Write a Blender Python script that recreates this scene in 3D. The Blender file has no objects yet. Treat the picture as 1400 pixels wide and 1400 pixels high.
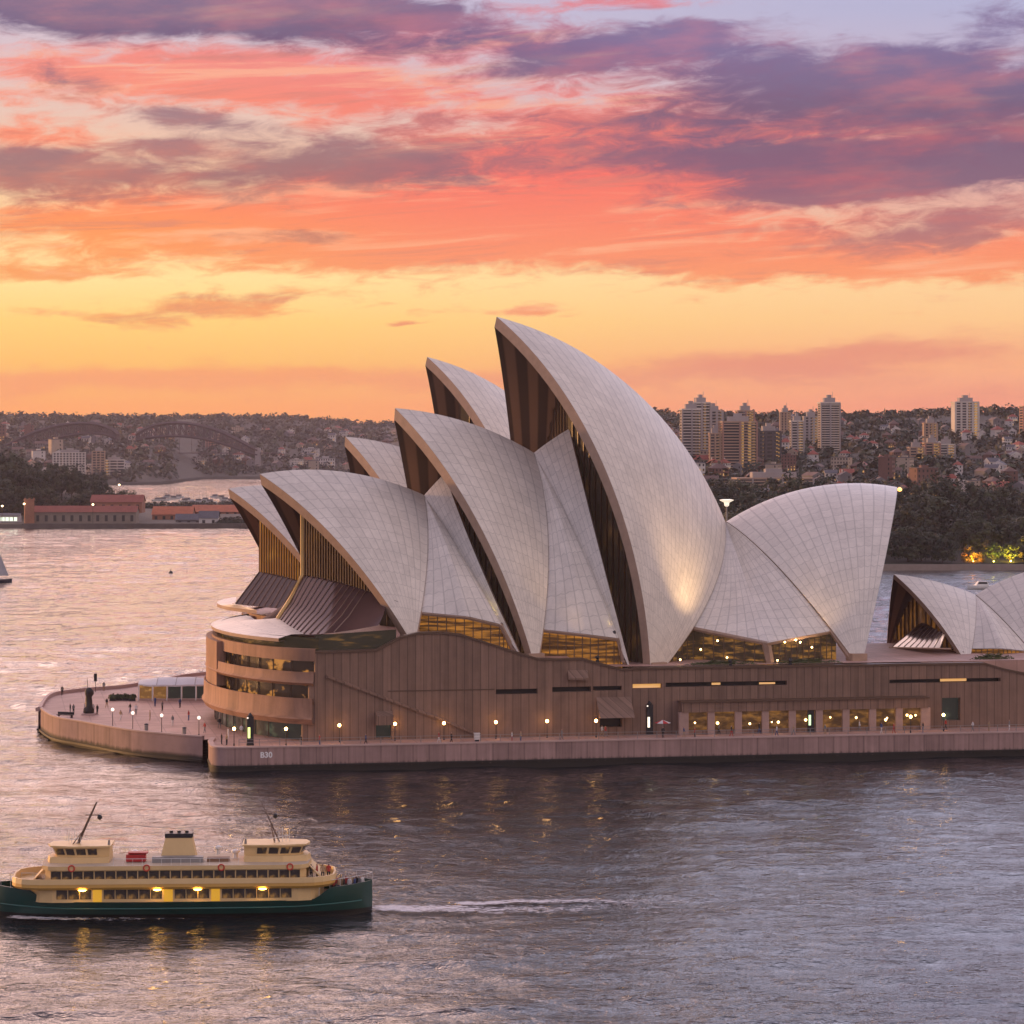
import bpy, bmesh, math, random
from mathutils import Vector, Matrix, noise
import numpy as np

random.seed(7)
rnd = random.Random(11)
SC = bpy.context.scene
COL = SC.collection
PI = math.pi
D2R = math.radians

# ------------------------------------------------------------------ camera
CAM_H, FPX = 49.0, 3680.0
cd = bpy.data.cameras.new("camera")
cam = bpy.data.objects.new("camera", cd)
COL.objects.link(cam)
cam.location = (0, 0, CAM_H)
cam.rotation_euler = (PI / 2, 0, 0)
cd.sensor_width = 36.0
cd.lens = FPX / 1400 * 36.0
cd.shift_y = -100.0 / 1400.0
cd.clip_start = 1.0
cd.clip_end = 30000.0
SC.camera = cam
SC.view_settings.view_transform = 'Standard'
SC.view_settings.look = 'None'
SC.view_settings.exposure = 0.0
SC.view_settings.gamma = 1.0
SC.cycles.use_denoising = True
SC.cycles.max_bounces = 6
SC.cycles.diffuse_bounces = 2
SC.cycles.glossy_bounces = 3
SC.cycles.transparent_max_bounces = 12
SC.cycles.sample_clamp_indirect = 4.0


def lin(r, g, b):
    def f(c):
        c /= 255.0
        return c / 12.92 if c <= 0.04045 else ((c + 0.055) / 1.055) ** 2.4
    return (f(r), f(g), f(b), 1.0)


class NG:
    """small wrapper for node trees"""
    def __init__(s, nt):
        s.nt = nt

    def n(s, typ, **kw):
        nd = s.nt.nodes.new(typ)
        for k, v in kw.items():
            setattr(nd, k, v)
        return nd

    def put(s, sock, v):
        if v is None:
            return
        if hasattr(v, 'is_output'):
            s.nt.links.new(v, sock)
        else:
            if isinstance(v, tuple) and sock.type == 'RGBA' and len(v) == 3:
                v = v + (1.0,)
            sock.default_value = v

    def m(s, op, a, b=None, c=None, clamp=False):
        nd = s.n('ShaderNodeMath', operation=op, use_clamp=clamp)
        s.put(nd.inputs[0], a)
        s.put(nd.inputs[1], b)
        s.put(nd.inputs[2], c)
        return nd.outputs[0]

    def mix(s, f, a, b, blend='MIX'):
        nd = s.n('ShaderNodeMix', data_type='RGBA', blend_type=blend)
        s.put(nd.inputs[0], f)
        s.put(nd.inputs[6], a)
        s.put(nd.inputs[7], b)
        return nd.outputs[2]

    def sstep(s, x, a, b):
        nd = s.n('ShaderNodeMapRange', interpolation_type='SMOOTHSTEP')
        s.put(nd.inputs[0], x)
        nd.inputs[1].default_value = a
        nd.inputs[2].default_value = b
        return nd.outputs[0]

    def rng(s, x, a, b, c, d):
        nd = s.n('ShaderNodeMapRange')
        s.put(nd.inputs[0], x)
        for i, q in enumerate((a, b, c, d)):
            nd.inputs[1 + i].default_value = q
        return nd.outputs[0]

    def xyz(s, x, y, z):
        nd = s.n('ShaderNodeCombineXYZ')
        s.put(nd.inputs[0], x)
        s.put(nd.inputs[1], y)
        s.put(nd.inputs[2], z)
        return nd.outputs[0]

    def sep(s, v):
        nd = s.n('ShaderNodeSeparateXYZ')
        s.put(nd.inputs[0], v)
        return nd.outputs

    def noise(s, vec, scale=1.0, detail=4.0, rough=0.5, dist=0.0):
        nd = s.n('ShaderNodeTexNoise')
        s.put(nd.inputs['Vector'], vec)
        nd.inputs['Scale'].default_value = scale
        nd.inputs['Detail'].default_value = detail
        nd.inputs['Roughness'].default_value = rough
        nd.inputs['Distortion'].default_value = dist
        return nd.outputs

    def ramp(s, f, stops, interp='LINEAR'):
        nd = s.n('ShaderNodeValToRGB')
        cr = nd.color_ramp
        cr.interpolation = interp
        while len(cr.elements) < len(stops):
            cr.elements.new(0.5)
        for e, (p, c) in zip(cr.elements, stops):
            e.position = p
            e.color = c if len(c) == 4 else tuple(c) + (1.0,)
        s.put(nd.inputs[0], f)
        return nd.outputs[0]


# ------------------------------------------------------------------ sky
W = bpy.data.worlds.new("World")
SC.world = W
W.use_nodes = True
g = NG(W.node_tree)
for nd in list(W.node_tree.nodes):
    W.node_tree.nodes.remove(nd)
SUN_EL, SUN_AZ = 4.5, -62.0        # degrees; azimuth measured from +Y, negative to the left
SUN_DIR = Vector((math.sin(D2R(SUN_AZ)) * math.cos(D2R(SUN_EL)), math.cos(D2R(SUN_AZ)) * math.cos(D2R(SUN_EL)), math.sin(D2R(SUN_EL))))
tc = g.n('ShaderNodeTexCoord').outputs['Generated']
sx, sy, sz = g.sep(tc)
el = g.m('MULTIPLY', g.m('ARCSINE', g.m('MINIMUM', g.m('MAXIMUM', sz, -1.0), 1.0)), 57.2958)
az = g.m('MULTIPLY', g.m('ARCTAN2', sx, sy), 57.2958)
elp = g.m('MAXIMUM', el, 0.0)
tt = g.m('DIVIDE', elp, g.m('ADD', elp, 10.0))


def te(e):
    return e / (e + 10.0)


basew = g.ramp(tt, [(te(0), lin(253, 158, 84)), (te(0.7), lin(253, 164, 92)), (te(1.6), lin(252, 188, 96)), (te(2.5), lin(253, 206, 116)),
                    (te(3.4), lin(254, 222, 150)), (te(4.4), lin(250, 204, 146)), (te(6), lin(236, 190, 160)), (te(7.5), lin(222, 190, 186)),
                    (te(9), lin(200, 184, 204)), (te(14), lin(250, 204, 194)), (te(34), lin(232, 198, 206)), (0.9, lin(172, 168, 204))])
basec = g.ramp(tt, [(te(0), lin(236, 142, 108)), (te(0.7), lin(243, 152, 118)), (te(1.6), lin(247, 172, 122)), (te(2.5), lin(250, 196, 136)),
                    (te(3.4), lin(250, 206, 150)), (te(4.4), lin(236, 176, 150)), (te(6), lin(218, 170, 168)), (te(7.5), lin(196, 176, 196)),
                    (te(9), lin(176, 174, 206)), (te(14), lin(168, 168, 210)), (te(34), lin(186, 182, 208)), (0.9, lin(160, 158, 196))])
sky = g.mix(g.sstep(az, -9.0, 11.0), basew, basec)

# wind-stretched noise in direction space
nv = g.xyz(g.m('MULTIPLY', az, 0.30), g.m('MULTIPLY', g.m('ADD', el, g.m('MULTIPLY', az, -0.05)), 1.05), 0.0)
n1 = g.noise(nv, 1.0, 6.0, 0.58)
n2 = g.noise(nv, 2.8, 8.0, 0.66, 0.5)
c1 = g.sep(n1[1])
wx = g.m('ADD', az, g.m('MULTIPLY', g.m('SUBTRACT', c1[0], 0.5), 3.4))
wy = g.m('ADD', el, g.m('MULTIPLY', g.m('SUBTRACT', c1[1], 0.5), 1.15))
fine = g.m('SUBTRACT', n2[0], 0.5)
coarse = g.m('SUBTRACT', n1[0], 0.5)


def blobs(lst):
    tot = None
    for (px, py, rx, ry, tilt, amp) in lst:
        a0, e0 = (px - 700) / 64.2, (600 - py) / 64.2
        dx = g.m('SUBTRACT', wx, a0)
        dy = g.m('SUBTRACT', wy, e0)
        if tilt:
            dy = g.m('ADD', dy, g.m('MULTIPLY', dx, -math.tan(D2R(tilt))))
        qx = g.m('MULTIPLY', dx, 64.2 / rx)
        qy = g.m('MULTIPLY', dy, 64.2 / ry)
        r2 = g.m('ADD', g.m('MULTIPLY', qx, qx), g.m('MULTIPLY', qy, qy))
        e = g.m('POWER', 2.718, g.m('MULTIPLY', r2, -1.0))
        tot = g.m('MULTIPLY_ADD', e, amp, tot if tot is not None else 0.0)
    return tot


PINK = [(380, 118, 270, 46, -3, 1.0), (760, 245, 330, 74, 4, 1.2), (350, 292, 420, 44, 2, 0.9), (760, 345, 620, 34, -1, 1.0), (1240, 350, 260, 36, 2, 0.8),
        (330, 412, 150, 17, 3, 0.8), (110, 434, 130, 12, 0, 0.6), (60, 372, 120, 16, 0, 0.8), (715, 420, 120, 11, -2, 0.7), (560, 438, 34, 5, 0, 0.8), (640, 55, 330, 40, -6, 0.8),
        (60, 200, 110, 30, 0, 0.7), (1020, 205, 300, 90, 0, 0.6), (1330, 180, 160, 30, 0, 0.5), (830, 8, 120, 12, 0, 0.7), (80, 110, 140, 50, 0, 0.5)]
LOW = [(150, 520, 330, 24, 0, 0.9), (1130, 492, 300, 26, 3, 1.0), (620, 520, 420, 24, 0, 0.6), (1330, 540, 200, 20, 0, 0.5), (1290, 415, 90, 8, 0, 0.35)]
DARK = [(170, 22, 420, 40, -4, 1.3), (520, 20, 220, 24, -3, 0.6), (1240, 125, 330, 52, -4, 1.25), (1180, 220, 400, 30, 1, 1.2), (1180, 262, 260, 20, 4, 0.9), (930, 170, 200, 26, 4, 0.5),
        (70, 244, 220, 40, -3, 0.9), (250, 168, 85, 22, -8, 0.8), (255, 212, 60, 10, 0, 0.7), (480, 226, 190, 40, 4, 0.85), (840, 72, 190, 22, 8, 0.85), (600, 165, 150, 16, 0, 0.3),
        (1290, 312, 230, 26, 6, 0.8), (390, 320, 90, 12, 0, 0.6), (1360, 40, 80, 30, 0, 0.5), (90, 120, 60, 30, 0, 0.4)]
out = g.m('MAXIMUM', g.sstep(g.m('ABSOLUTE', az), 11.5, 18.0), g.sstep(el, 9.6, 13.0))     # beyond the part in the picture: clouds by noise only
outm = g.m('MULTIPLY', out, g.sstep(el, 2.0, 7.0))
mp = g.sstep(g.m('ADD', g.m('MULTIPLY_ADD', fine, 1.7, blobs(PINK)), g.m('MULTIPLY', outm, g.m('MULTIPLY_ADD', coarse, 3.0, 0.25))), 0.18, 0.85)
ml = g.sstep(g.m('MULTIPLY_ADD', fine, 0.9, blobs(LOW)), 0.15, 1.0)
md = g.sstep(g.m('ADD', g.m('MULTIPLY_ADD', fine, 1.2, blobs(DARK)), g.m('MULTIPLY', outm, g.m('MULTIPLY_ADD', coarse, -2.6, -0.12))), 0.16, 0.74)
n3 = g.noise(g.xyz(g.m('MULTIPLY', az, 0.16), g.m('MULTIPLY', g.m('ADD', el, g.m('MULTIPLY', az, -0.06)), 2.3), 3.7), 1.0, 7.0, 0.62, 0.6)
pinkw = g.ramp(tt, [(te(2.0), lin(240, 158, 96)), (te(3.2), lin(243, 152, 86)), (te(4.4), lin(251, 142, 74)), (te(5.2), lin(250, 124, 84)), (te(7), lin(248, 134, 104)),
                    (te(8.4), lin(238, 130, 122)), (te(12), lin(238, 164, 160)), (0.8, lin(210, 170, 186))])
pinkc = g.ramp(tt, [(te(2.0), lin(236, 146, 106)), (te(3.2), lin(246, 146, 96)), (te(4.4), lin(246, 126, 96)), (te(5.6), lin(244, 102, 92)), (te(7), lin(238, 116, 104)),
                    (te(8.4), lin(228, 124, 132)), (te(12), lin(196, 124, 146)), (0.8, lin(186, 148, 172))])
pink = g.mix(g.sstep(az, -9.5, 0.0), pinkw, pinkc)
pink = g.mix(g.m('MULTIPLY', g.sstep(n3[0], 0.50, 0.66), 0.5), pink, lin(252, 190, 150))
pink = g.mix(g.m('MULTIPLY', g.sstep(n3[0], 0.48, 0.34), 0.5), pink, lin(196, 116, 108))
darkw = g.ramp(tt, [(te(3.8), lin(214, 126, 92)), (te(4.6), lin(184, 112, 98)), (te(5.6), lin(148, 98, 106)), (te(7), lin(150, 110, 122)), (te(8.4), lin(96, 72, 114)), (te(12), lin(160, 128, 152)), (0.8, lin(140, 122, 158))])
darkc = g.ramp(tt, [(te(3.8), lin(190, 116, 108)), (te(4.6), lin(158, 98, 112)), (te(5.4), lin(116, 80, 112)), (te(7), lin(100, 78, 116)), (te(8.4), lin(118, 98, 144)), (te(12), lin(140, 116, 152)), (0.8, lin(136, 122, 160))])
dark = g.mix(g.sstep(az, -5.0, 4.0), darkw, darkc)
dark = g.mix(g.m('MULTIPLY', g.sstep(n1[0], 0.42, 0.7), 0.35), dark, pink)
low = g.mix(g.sstep(az, -6.0, 6.0), lin(244, 150, 96), lin(224, 132, 112))
sky = g.mix(g.m('MULTIPLY', ml, 0.8), sky, low)
sky = g.mix(g.m('MULTIPLY', mp, 0.95), sky, pink)
sky = g.mix(g.m('MULTIPLY', md, 0.94), sky, dark)
# the upper sky outside the picture, brightened to light up the water: rosy on the sunrise side, pale lilac on the other
ue = g.m('MULTIPLY', g.sstep(el, 9.6, 14.0), g.sstep(el, 44.0, 26.0))
ua_ = g.m('MULTIPLY', g.sstep(az, -52.0, -26.0), g.sstep(az, 46.0, 24.0))
soft = g.rng(n1[0], 0.3, 0.7, 0.72, 1.0)
upl = g.mix(g.sstep(el, 13.0, 27.0), (6.2, 4.0, 3.3, 1.0), (2.6, 1.85, 1.95, 1.0))
upc = g.mix(g.sstep(az, -5.0, 3.0), upl, (1.85, 1.75, 2.25, 1.0))
sky = g.mix(g.m('MULTIPLY', g.m('MULTIPLY', ue, ua_), soft), sky, upc)
# the sky behind the viewer: cool and neutral, with a creamy glow added at right to warm the shells
aaz = g.m('ABSOLUTE', az)
sky = g.mix(g.m('MULTIPLY', g.sstep(aaz, 45.0, 85.0), 0.8), sky, (0.48, 0.455, 0.60, 1.0))
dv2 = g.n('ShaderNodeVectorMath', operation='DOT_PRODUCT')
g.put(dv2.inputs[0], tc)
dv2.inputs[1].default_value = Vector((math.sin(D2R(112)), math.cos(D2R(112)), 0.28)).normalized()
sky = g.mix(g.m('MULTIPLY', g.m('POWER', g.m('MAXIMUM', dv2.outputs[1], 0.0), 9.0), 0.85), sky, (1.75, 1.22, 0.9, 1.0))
# glow round the rising sun, out of frame to the left
dv = g.n('ShaderNodeVectorMath', operation='DOT_PRODUCT')
g.put(dv.inputs[0], tc)
dv.inputs[1].default_value = SUN_DIR
glow = g.m('POWER', g.m('MAXIMUM', dv.outputs[1], 0.0), 45.0)
sky = g.mix(g.m('MULTIPLY', glow, 0.6), sky, (1.5, 0.75, 0.3, 1.0))
nish = g.n('ShaderNodeTexSky', sky_type='NISHITA', sun_disc=False)
nish.sun_elevation = D2R(SUN_EL)
nish.sun_rotation = D2R(SUN_AZ)
bg1 = g.n('ShaderNodeBackground')
g.put(bg1.inputs[0], nish.outputs[0])
bg1.inputs[1].default_value = 0.012
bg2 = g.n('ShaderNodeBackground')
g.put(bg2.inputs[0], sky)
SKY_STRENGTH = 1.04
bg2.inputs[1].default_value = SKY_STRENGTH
add = g.n('ShaderNodeAddShader')
g.put(add.inputs[0], bg1.outputs[0])
g.put(add.inputs[1], bg2.outputs[0])
g.put(g.n('ShaderNodeOutputWorld').inputs[0], add.outputs[0])

sl = bpy.data.lights.new("sun", 'SUN')
sl.energy = 3.2
sl.color = (1.0, 0.5, 0.18)
sl.angle = D2R(3.0)
so = bpy.data.objects.new("sun", sl)
COL.objects.link(so)
so.rotation_euler = SUN_DIR.to_track_quat('Z', 'Y').to_euler()


# ------------------------------------------------------------------ helpers
def ray(px, py):
    return Vector(((px - 700) / FPX, 1.0, -(py - 600) / FPX))


EYE = Vector((0, 0, CAM_H))


def P(px, py, Y):
    return EYE + ray(px, py) * Y


def Gd(px, py, z=0.0):
    return EYE + ray(px, py) * ((CAM_H - z) * FPX / (py - 600))


class Frame:
    """plan frame: u runs along the wall, v away from the viewer"""
    def __init__(s, ox, oy, deg):
        s.o = Vector((ox, oy, 0))
        a = D2R(deg)
        s.a = a
        s.u = Vector((math.cos(a), math.sin(a), 0))
        s.v = Vector((-math.sin(a), math.cos(a), 0))

    def w(s, u, v, z):
        return s.o + s.u * u + s.v * v + Vector((0, 0, z))

    def hit(s, px, py, v):
        r = ray(px, py)
        t = (v - (EYE - s.o).dot(s.v)) / r.dot(s.v)
        return EYE + r * t

    def loc(s, p):
        d = p - s.o
        return (d.dot(s.u), d.dot(s.v), p.z)

    def uz(s, px, py, v=0.0):
        p = s.hit(px, py, v)
        return s.loc(p)[0], p.z


def tag(o, label=None, cat=None, group=None, kind=None):
    if label:
        o["label"] = label
    if cat:
        o["category"] = cat
    if group:
        o["group"] = group
    if kind:
        o["kind"] = kind
    return o


def thing(name, label, cat, loc=(0, 0, 0), rz=0.0, group=None):
    o = bpy.data.objects.new(name, None)
    o.empty_display_size = 0.5
    COL.objects.link(o)
    o.location = loc
    o.rotation_euler = (0, 0, rz)
    return tag(o, label, cat, group)


def link(name, me, parent=None, label=None):
    o = bpy.data.objects.new(name, me)
    COL.objects.link(o)
    if parent:
        o.parent = parent
    if label:
        o["label"] = label
    return o


def dup(o, parent=None):
    c = o.copy()
    COL.objects.link(c)
    c.parent = parent
    for ch in o.children:
        dup(ch, c)
    return c


class MB:
    """mesh builder: verts, faces, material index"""
    def __init__(s):
        s.v, s.f, s.mi, s.uv = [], [], [], {}

    def vert(s, p):
        s.v.append(tuple(p))
        return len(s.v) - 1

    def face(s, pts, mi=0):
        i0 = len(s.v)
        s.v += [tuple(p) for p in pts]
        s.f.append(list(range(i0, i0 + len(pts))))
        s.mi.append(mi)

    def idx(s, ids, mi=0):
        s.f.append(list(ids))
        s.mi.append(mi)

    def box(s, x0, x1, y0, y1, z0, z1, mi=0, M=None):
        c = [Vector((x, y, z)) for z in (z0, z1) for y in (y0, y1) for x in (x0, x1)]
        if M is not None:
            c = [M @ q if isinstance(M, Matrix) else M(q) for q in c]
        i = len(s.v)
        s.v += [tuple(q) for q in c]
        for q in ((0, 2, 3, 1), (4, 5, 7, 6), (0, 1, 5, 4), (2, 6, 7, 3), (0, 4, 6, 2), (1, 3, 7, 5)):
            s.f.append([i + k for k in q])
            s.mi.append(mi)

    def prism(s, poly, z0, z1, mi=0, M=None, mtop=None):
        """poly: list of (x,y) counter-clockwise"""
        n = len(poly)
        f = (lambda q: M(q)) if callable(M) else (lambda q: M @ q if M is not None else q)
        lo = [f(Vector((x, y, z0))) for x, y in poly]
        hi = [f(Vector((x, y, z1))) for x, y in poly]
        i = len(s.v)
        s.v += [tuple(q) for q in lo + hi]
        for k in range(n):
            j = (k + 1) % n
            s.idx([i + k, i + j, i + n + j, i + n + k], mi)
        s.idx([i + n + k for k in range(n)], mi if mtop is None else mtop)
        s.idx([i + k for k in reversed(range(n))], mi)

    def tube(s, pts, r, seg=6, mi=0, cap=True):
        pts = [Vector(p) for p in pts]
        rs = r if isinstance(r, (list, tuple)) else [r] * len(pts)
        rings = []
        for k, p in enumerate(pts):
            d = (pts[min(k + 1, len(pts) - 1)] - pts[max(k - 1, 0)]).normalized()
            a = d.orthogonal().normalized()
            if abs(d.z) < 0.9:
                a = d.cross(Vector((0, 0, 1))).normalized()
            b = d.cross(a)
            i = len(s.v)
            for q in range(seg):
                t = 2 * PI * q / seg
                s.v.append(tuple(p + (a * math.cos(t) + b * math.sin(t)) * rs[k]))
            rings.append(i)
        for k in range(len(rings) - 1):
            for q in range(seg):
                w = (q + 1) % seg
                s.idx([rings[k] + q, rings[k] + w, rings[k + 1] + w, rings[k + 1] + q], mi)
        if cap:
            s.idx([rings[0] + q for q in reversed(range(seg))], mi)
            s.idx([rings[-1] + q for q in range(seg)], mi)

    def lathe(s, prof, seg=12, mi=0, c=(0, 0, 0)):
        rings = []
        for r, z in prof:
            i = len(s.v)
            for q in range(seg):
                t = 2 * PI * q / seg
                s.v.append((c[0] + r * math.cos(t), c[1] + r * math.sin(t), c[2] + z))
            rings.append(i)
        for k in range(len(rings) - 1):
            for q in range(seg):
                w = (q + 1) % seg
                s.idx([rings[k] + q, rings[k] + w, rings[k + 1] + w, rings[k + 1] + q], mi)
        s.idx([rings[0] + q for q in reversed(range(seg))], mi)
        s.idx([rings[-1] + q for q in range(seg)], mi)

    def grid(s, pts, mi=0, uv=None, flip=False):
        """pts[i][j]"""
        n, m = len(pts), len(pts[0])
        i0 = len(s.v)
        for r in pts:
            s.v += [tuple(p) for p in r]
        for i in range(n - 1):
            for j in range(m - 1):
                q = [i0 + i * m + j, i0 + (i + 1) * m + j, i0 + (i + 1) * m + j + 1, i0 + i * m + j + 1]
                if flip:
                    q.reverse()
                if uv:
                    for k in q:
                        ii, jj = divmod(k - i0, m)
                        s.uv[k] = uv[ii][jj]
                s.idx(q, mi)

    def mesh(s, name, mats, smooth=False, merge=0.0, recalc=True):
        me = bpy.data.meshes.new(name)
        me.from_pydata(s.v, [], s.f)
        for mt in (mats if isinstance(mats, (list, tuple)) else [mats]):
            me.materials.append(mt)
        me.polygons.foreach_set('material_index', s.mi)
        if s.uv:
            ul = me.uv_layers.new(name="UVMap")
            for lp in me.loops:
                ul.data[lp.index].uv = s.uv.get(lp.vertex_index, (0, 0))
        if merge or recalc:
            bm = bmesh.new()
            bm.from_mesh(me)
            if merge:
                bmesh.ops.remove_doubles(bm, verts=bm.verts, dist=merge)
            if recalc:
                bmesh.ops.recalc_face_normals(bm, faces=bm.faces)
            bm.to_mesh(me)
            bm.free()
        if smooth:
            me.polygons.foreach_set('use_smooth', [True] * len(me.polygons))
            if smooth != 'all':
                me.set_sharp_from_angle(angle=D2R(35))
        me.update()
        return me

    def obj(s, name, mats, parent=None, label=None, smooth=False, merge=0.0, recalc=True):
        return link(name, s.mesh(name, mats, smooth, merge, recalc), parent, label)


# ------------------------------------------------------------------ materials
def newmat(name):
    m = bpy.data.materials.new(name)
    m.use_nodes = True
    nt = m.node_tree
    b = nt.nodes['Principled BSDF']
    return m, NG(nt), b


def plain(name, col, rough=0.6, var=0.12, scale=0.6, metal=0.0, bump=0.0, spec=None):
    m, k, b = newmat(name)
    oc = k.n('ShaderNodeTexCoord').outputs['Object']
    nz = k.noise(oc, scale, 5.0, 0.6)
    f = k.rng(nz[0], 0.25, 0.75, 1.0 - var, 1.0 + var)
    vm = k.n('ShaderNodeVectorMath', operation='SCALE')
    vm.inputs[0].default_value = col[:3]
    k.put(vm.inputs['Scale'], f)
    k.put(b.inputs['Base Color'], vm.outputs[0])
    b.inputs['Roughness'].default_value = rough
    b.inputs['Metallic'].default_value = metal
    if spec is not None:
        b.inputs['Specular IOR Level'].default_value = spec
    if bump:
        bp = k.n('ShaderNodeBump')
        bp.inputs['Strength'].default_value = bump
        k.put(bp.inputs['Height'], nz[0])
        k.put(b.inputs['Normal'], bp.outputs[0])
    return m


def lampmat(name, col, strength):
    m, k, b = newmat(name)
    b.inputs['Base Color'].default_value = (0.8, 0.8, 0.8, 1)
    b.inputs['Emission Color'].default_value = col if len(col) == 4 else col + (1,)
    b.inputs['Emission Strength'].default_value = strength
    return m


def litglass(name, amb, dark, strength, sx=0.35, sz=1.2, thr=(0.5, 0.75), tint=(0.03, 0.025, 0.022), spec=0.25):
    """dark glass with a room lit behind parts of it"""
    m, k, b = newmat(name)
    x, y, z = k.sep(k.n('ShaderNodeTexCoord').outputs['Object'])
    nz = k.noise(k.xyz(k.m('MULTIPLY', x, sx), k.m('MULTIPLY', y, sx), k.m('MULTIPLY', z, sz)), 1.0, 3.0, 0.6)
    f = k.sstep(nz[0], *thr)
    b.inputs['Base Color'].default_value = tint + (1,)
    b.inputs['Roughness'].default_value = 0.16
    b.inputs['Specular IOR Level'].default_value = spec
    k.put(b.inputs['Emission Color'], k.mix(f, dark + (1,), amb + (1,)))
    b.inputs['Emission Strength'].default_value = strength
    return m


def tile_mat():
    m, k, b = newmat("shell_tile")
    u, v, _ = k.sep(k.n('ShaderNodeTexCoord').outputs['UV'])
    fu = k.m('FRACT', u)
    du = k.m('MINIMUM', fu, k.m('SUBTRACT', 1.0, fu))
    vv = k.m('ADD', k.m('DIVIDE', v, 2.3), k.m('MULTIPLY', k.m('ABSOLUTE', k.m('SUBTRACT', fu, 0.5)), -0.25))
    fv = k.m('FRACT', vv)
    dvv = k.m('MINIMUM', fv, k.m('SUBTRACT', 1.0, fv))
    l1 = k.sstep(du, 0.10, 0.02)
    l2 = k.sstep(dvv, 0.055, 0.015)
    wn = k.n('ShaderNodeTexWhiteNoise', noise_dimensions='2D')
    k.put(wn.inputs['Vector'], k.xyz(k.m('FLOOR', u), k.m('FLOOR', vv), 0.0))
    oc = k.n('ShaderNodeTexCoord').outputs['Object']
    big = k.noise(oc, 0.13, 5.0, 0.65)
    sm = k.noise(oc, 1.1, 4.0, 0.7)
    ln = k.m('MAXIMUM', k.m('MULTIPLY', l1, 0.26), k.m('MULTIPLY', l2, 0.2))
    f = k.m('MULTIPLY', k.m('SUBTRACT', 1.0, ln), k.m('ADD', k.rng(wn.outputs[0], 0, 1, 0.93, 1.04), k.m('ADD', k.rng(big[0], 0.3, 0.7, -0.08, 0.06), k.rng(sm[0], 0.3, 0.7, -0.09, 0.07))))
    vm = k.n('ShaderNodeVectorMath', operation='SCALE')
    vm.inputs[0].default_value = (0.74, 0.675, 0.59)
    k.put(vm.inputs['Scale'], f)
    k.put(b.inputs['Base Color'], vm.outputs[0])
    b.inputs['Roughness'].default_value = 0.42
    return m


def granite_mat(name, col, fr, pitch=1.25, wet=None, joint=0.5):
    """pink reconstituted granite panels with joints and run-off streaks; fr gives the wall direction"""
    m, k, b = newmat(name)
    x, y, z = k.sep(k.n('ShaderNodeNewGeometry').outputs['Position'])
    u = k.m('ADD', k.m('MULTIPLY', x, fr.u.x), k.m('MULTIPLY', y, fr.u.y))
    v = k.m('ADD', k.m('MULTIPLY', x, fr.v.x), k.m('MULTIPLY', y, fr.v.y))
    uu = k.m('ADD', u, v)
    q = k.m('DIVIDE', uu, pitch)
    fq = k.m('FRACT', q)
    d = k.m('MINIMUM', fq, k.m('SUBTRACT', 1.0, fq))
    ln = k.sstep(d, 0.07, 0.02)
    wn = k.n('ShaderNodeTexWhiteNoise', noise_dimensions='1D')
    k.put(wn.inputs['W'], k.m('FLOOR', q))
    st = k.noise(k.xyz(k.m('MULTIPLY', uu, 1.6), 0.0, k.m('MULTIPLY', z, 0.07)), 1.0, 5.0, 0.65)
    gr = k.noise(k.n('ShaderNodeNewGeometry').outputs['Position'], 0.35, 6.0, 0.65)
    f = k.m('MULTIPLY', k.m('SUBTRACT', 1.0, k.m('MULTIPLY', ln, joint)),
            k.m('ADD', k.rng(wn.outputs[0], 0, 1, 0.86, 1.08), k.m('ADD', k.rng(st[0], 0.3, 0.7, -0.24, 0.12), k.rng(gr[0], 0.3, 0.7, -0.12, 0.1))))
    vm = k.n('ShaderNodeVectorMath', operation='SCALE')
    vm.inputs[0].default_value = col
    k.put(vm.inputs['Scale'], f)
    c = vm.outputs[0]
    if wet is not None:      # tide mark: dark wet weed-stained foot
        nz = k.m('MULTIPLY', k.m('SUBTRACT', st[0], 0.5), 1.2)
        c = k.mix(k.sstep(k.m('ADD', z, nz), wet, wet - 0.7), c, (0.022, 0.02, 0.016, 1))
    k.put(b.inputs['Base Color'], c)
    b.inputs['Roughness'].default_value = 0.75
    return m

# ------------------------------------------------------------------ water
def water_mat():
    m, k, b = newmat("harbour_water")
    pos = k.n('ShaderNodeNewGeometry').outputs['Position']
    x, y, z = k.sep(pos)
    p1 = k.xyz(k.m('MULTIPLY', x, 0.75), y, 0.0)
    a = k.noise(p1, 0.16, 4.0, 0.55, 0.4)
    c = k.noise(p1, 0.55, 4.0, 0.6, 0.6)
    d = k.noise(p1, 1.9, 3.0, 0.6)
    patch = k.noise(pos, 0.012, 4.0, 0.6)
    amp = k.rng(patch[0], 0.3, 0.7, 0.55, 1.25)
    h = k.m('ADD', k.m('MULTIPLY', a[0], 0.5), k.m('ADD', k.m('MULTIPLY', c[0], 0.4), k.m('MULTIPLY', d[0], 0.12)))
    h = k.m('MULTIPLY', h, amp)
    bp = k.n('ShaderNodeBump')
    bp.inputs['Strength'].default_value = 1.0
    bp.inputs['Distance'].default_value = 0.8
    k.put(bp.inputs['Height'], h)
    k.put(b.inputs['Normal'], bp.outputs[0])
    b.inputs['Base Color'].default_value = (0.010, 0.014, 0.018, 1)
    b.inputs['Roughness'].default_value = 0.04
    b.inputs['IOR'].default_value = 1.34
    return m


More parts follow.
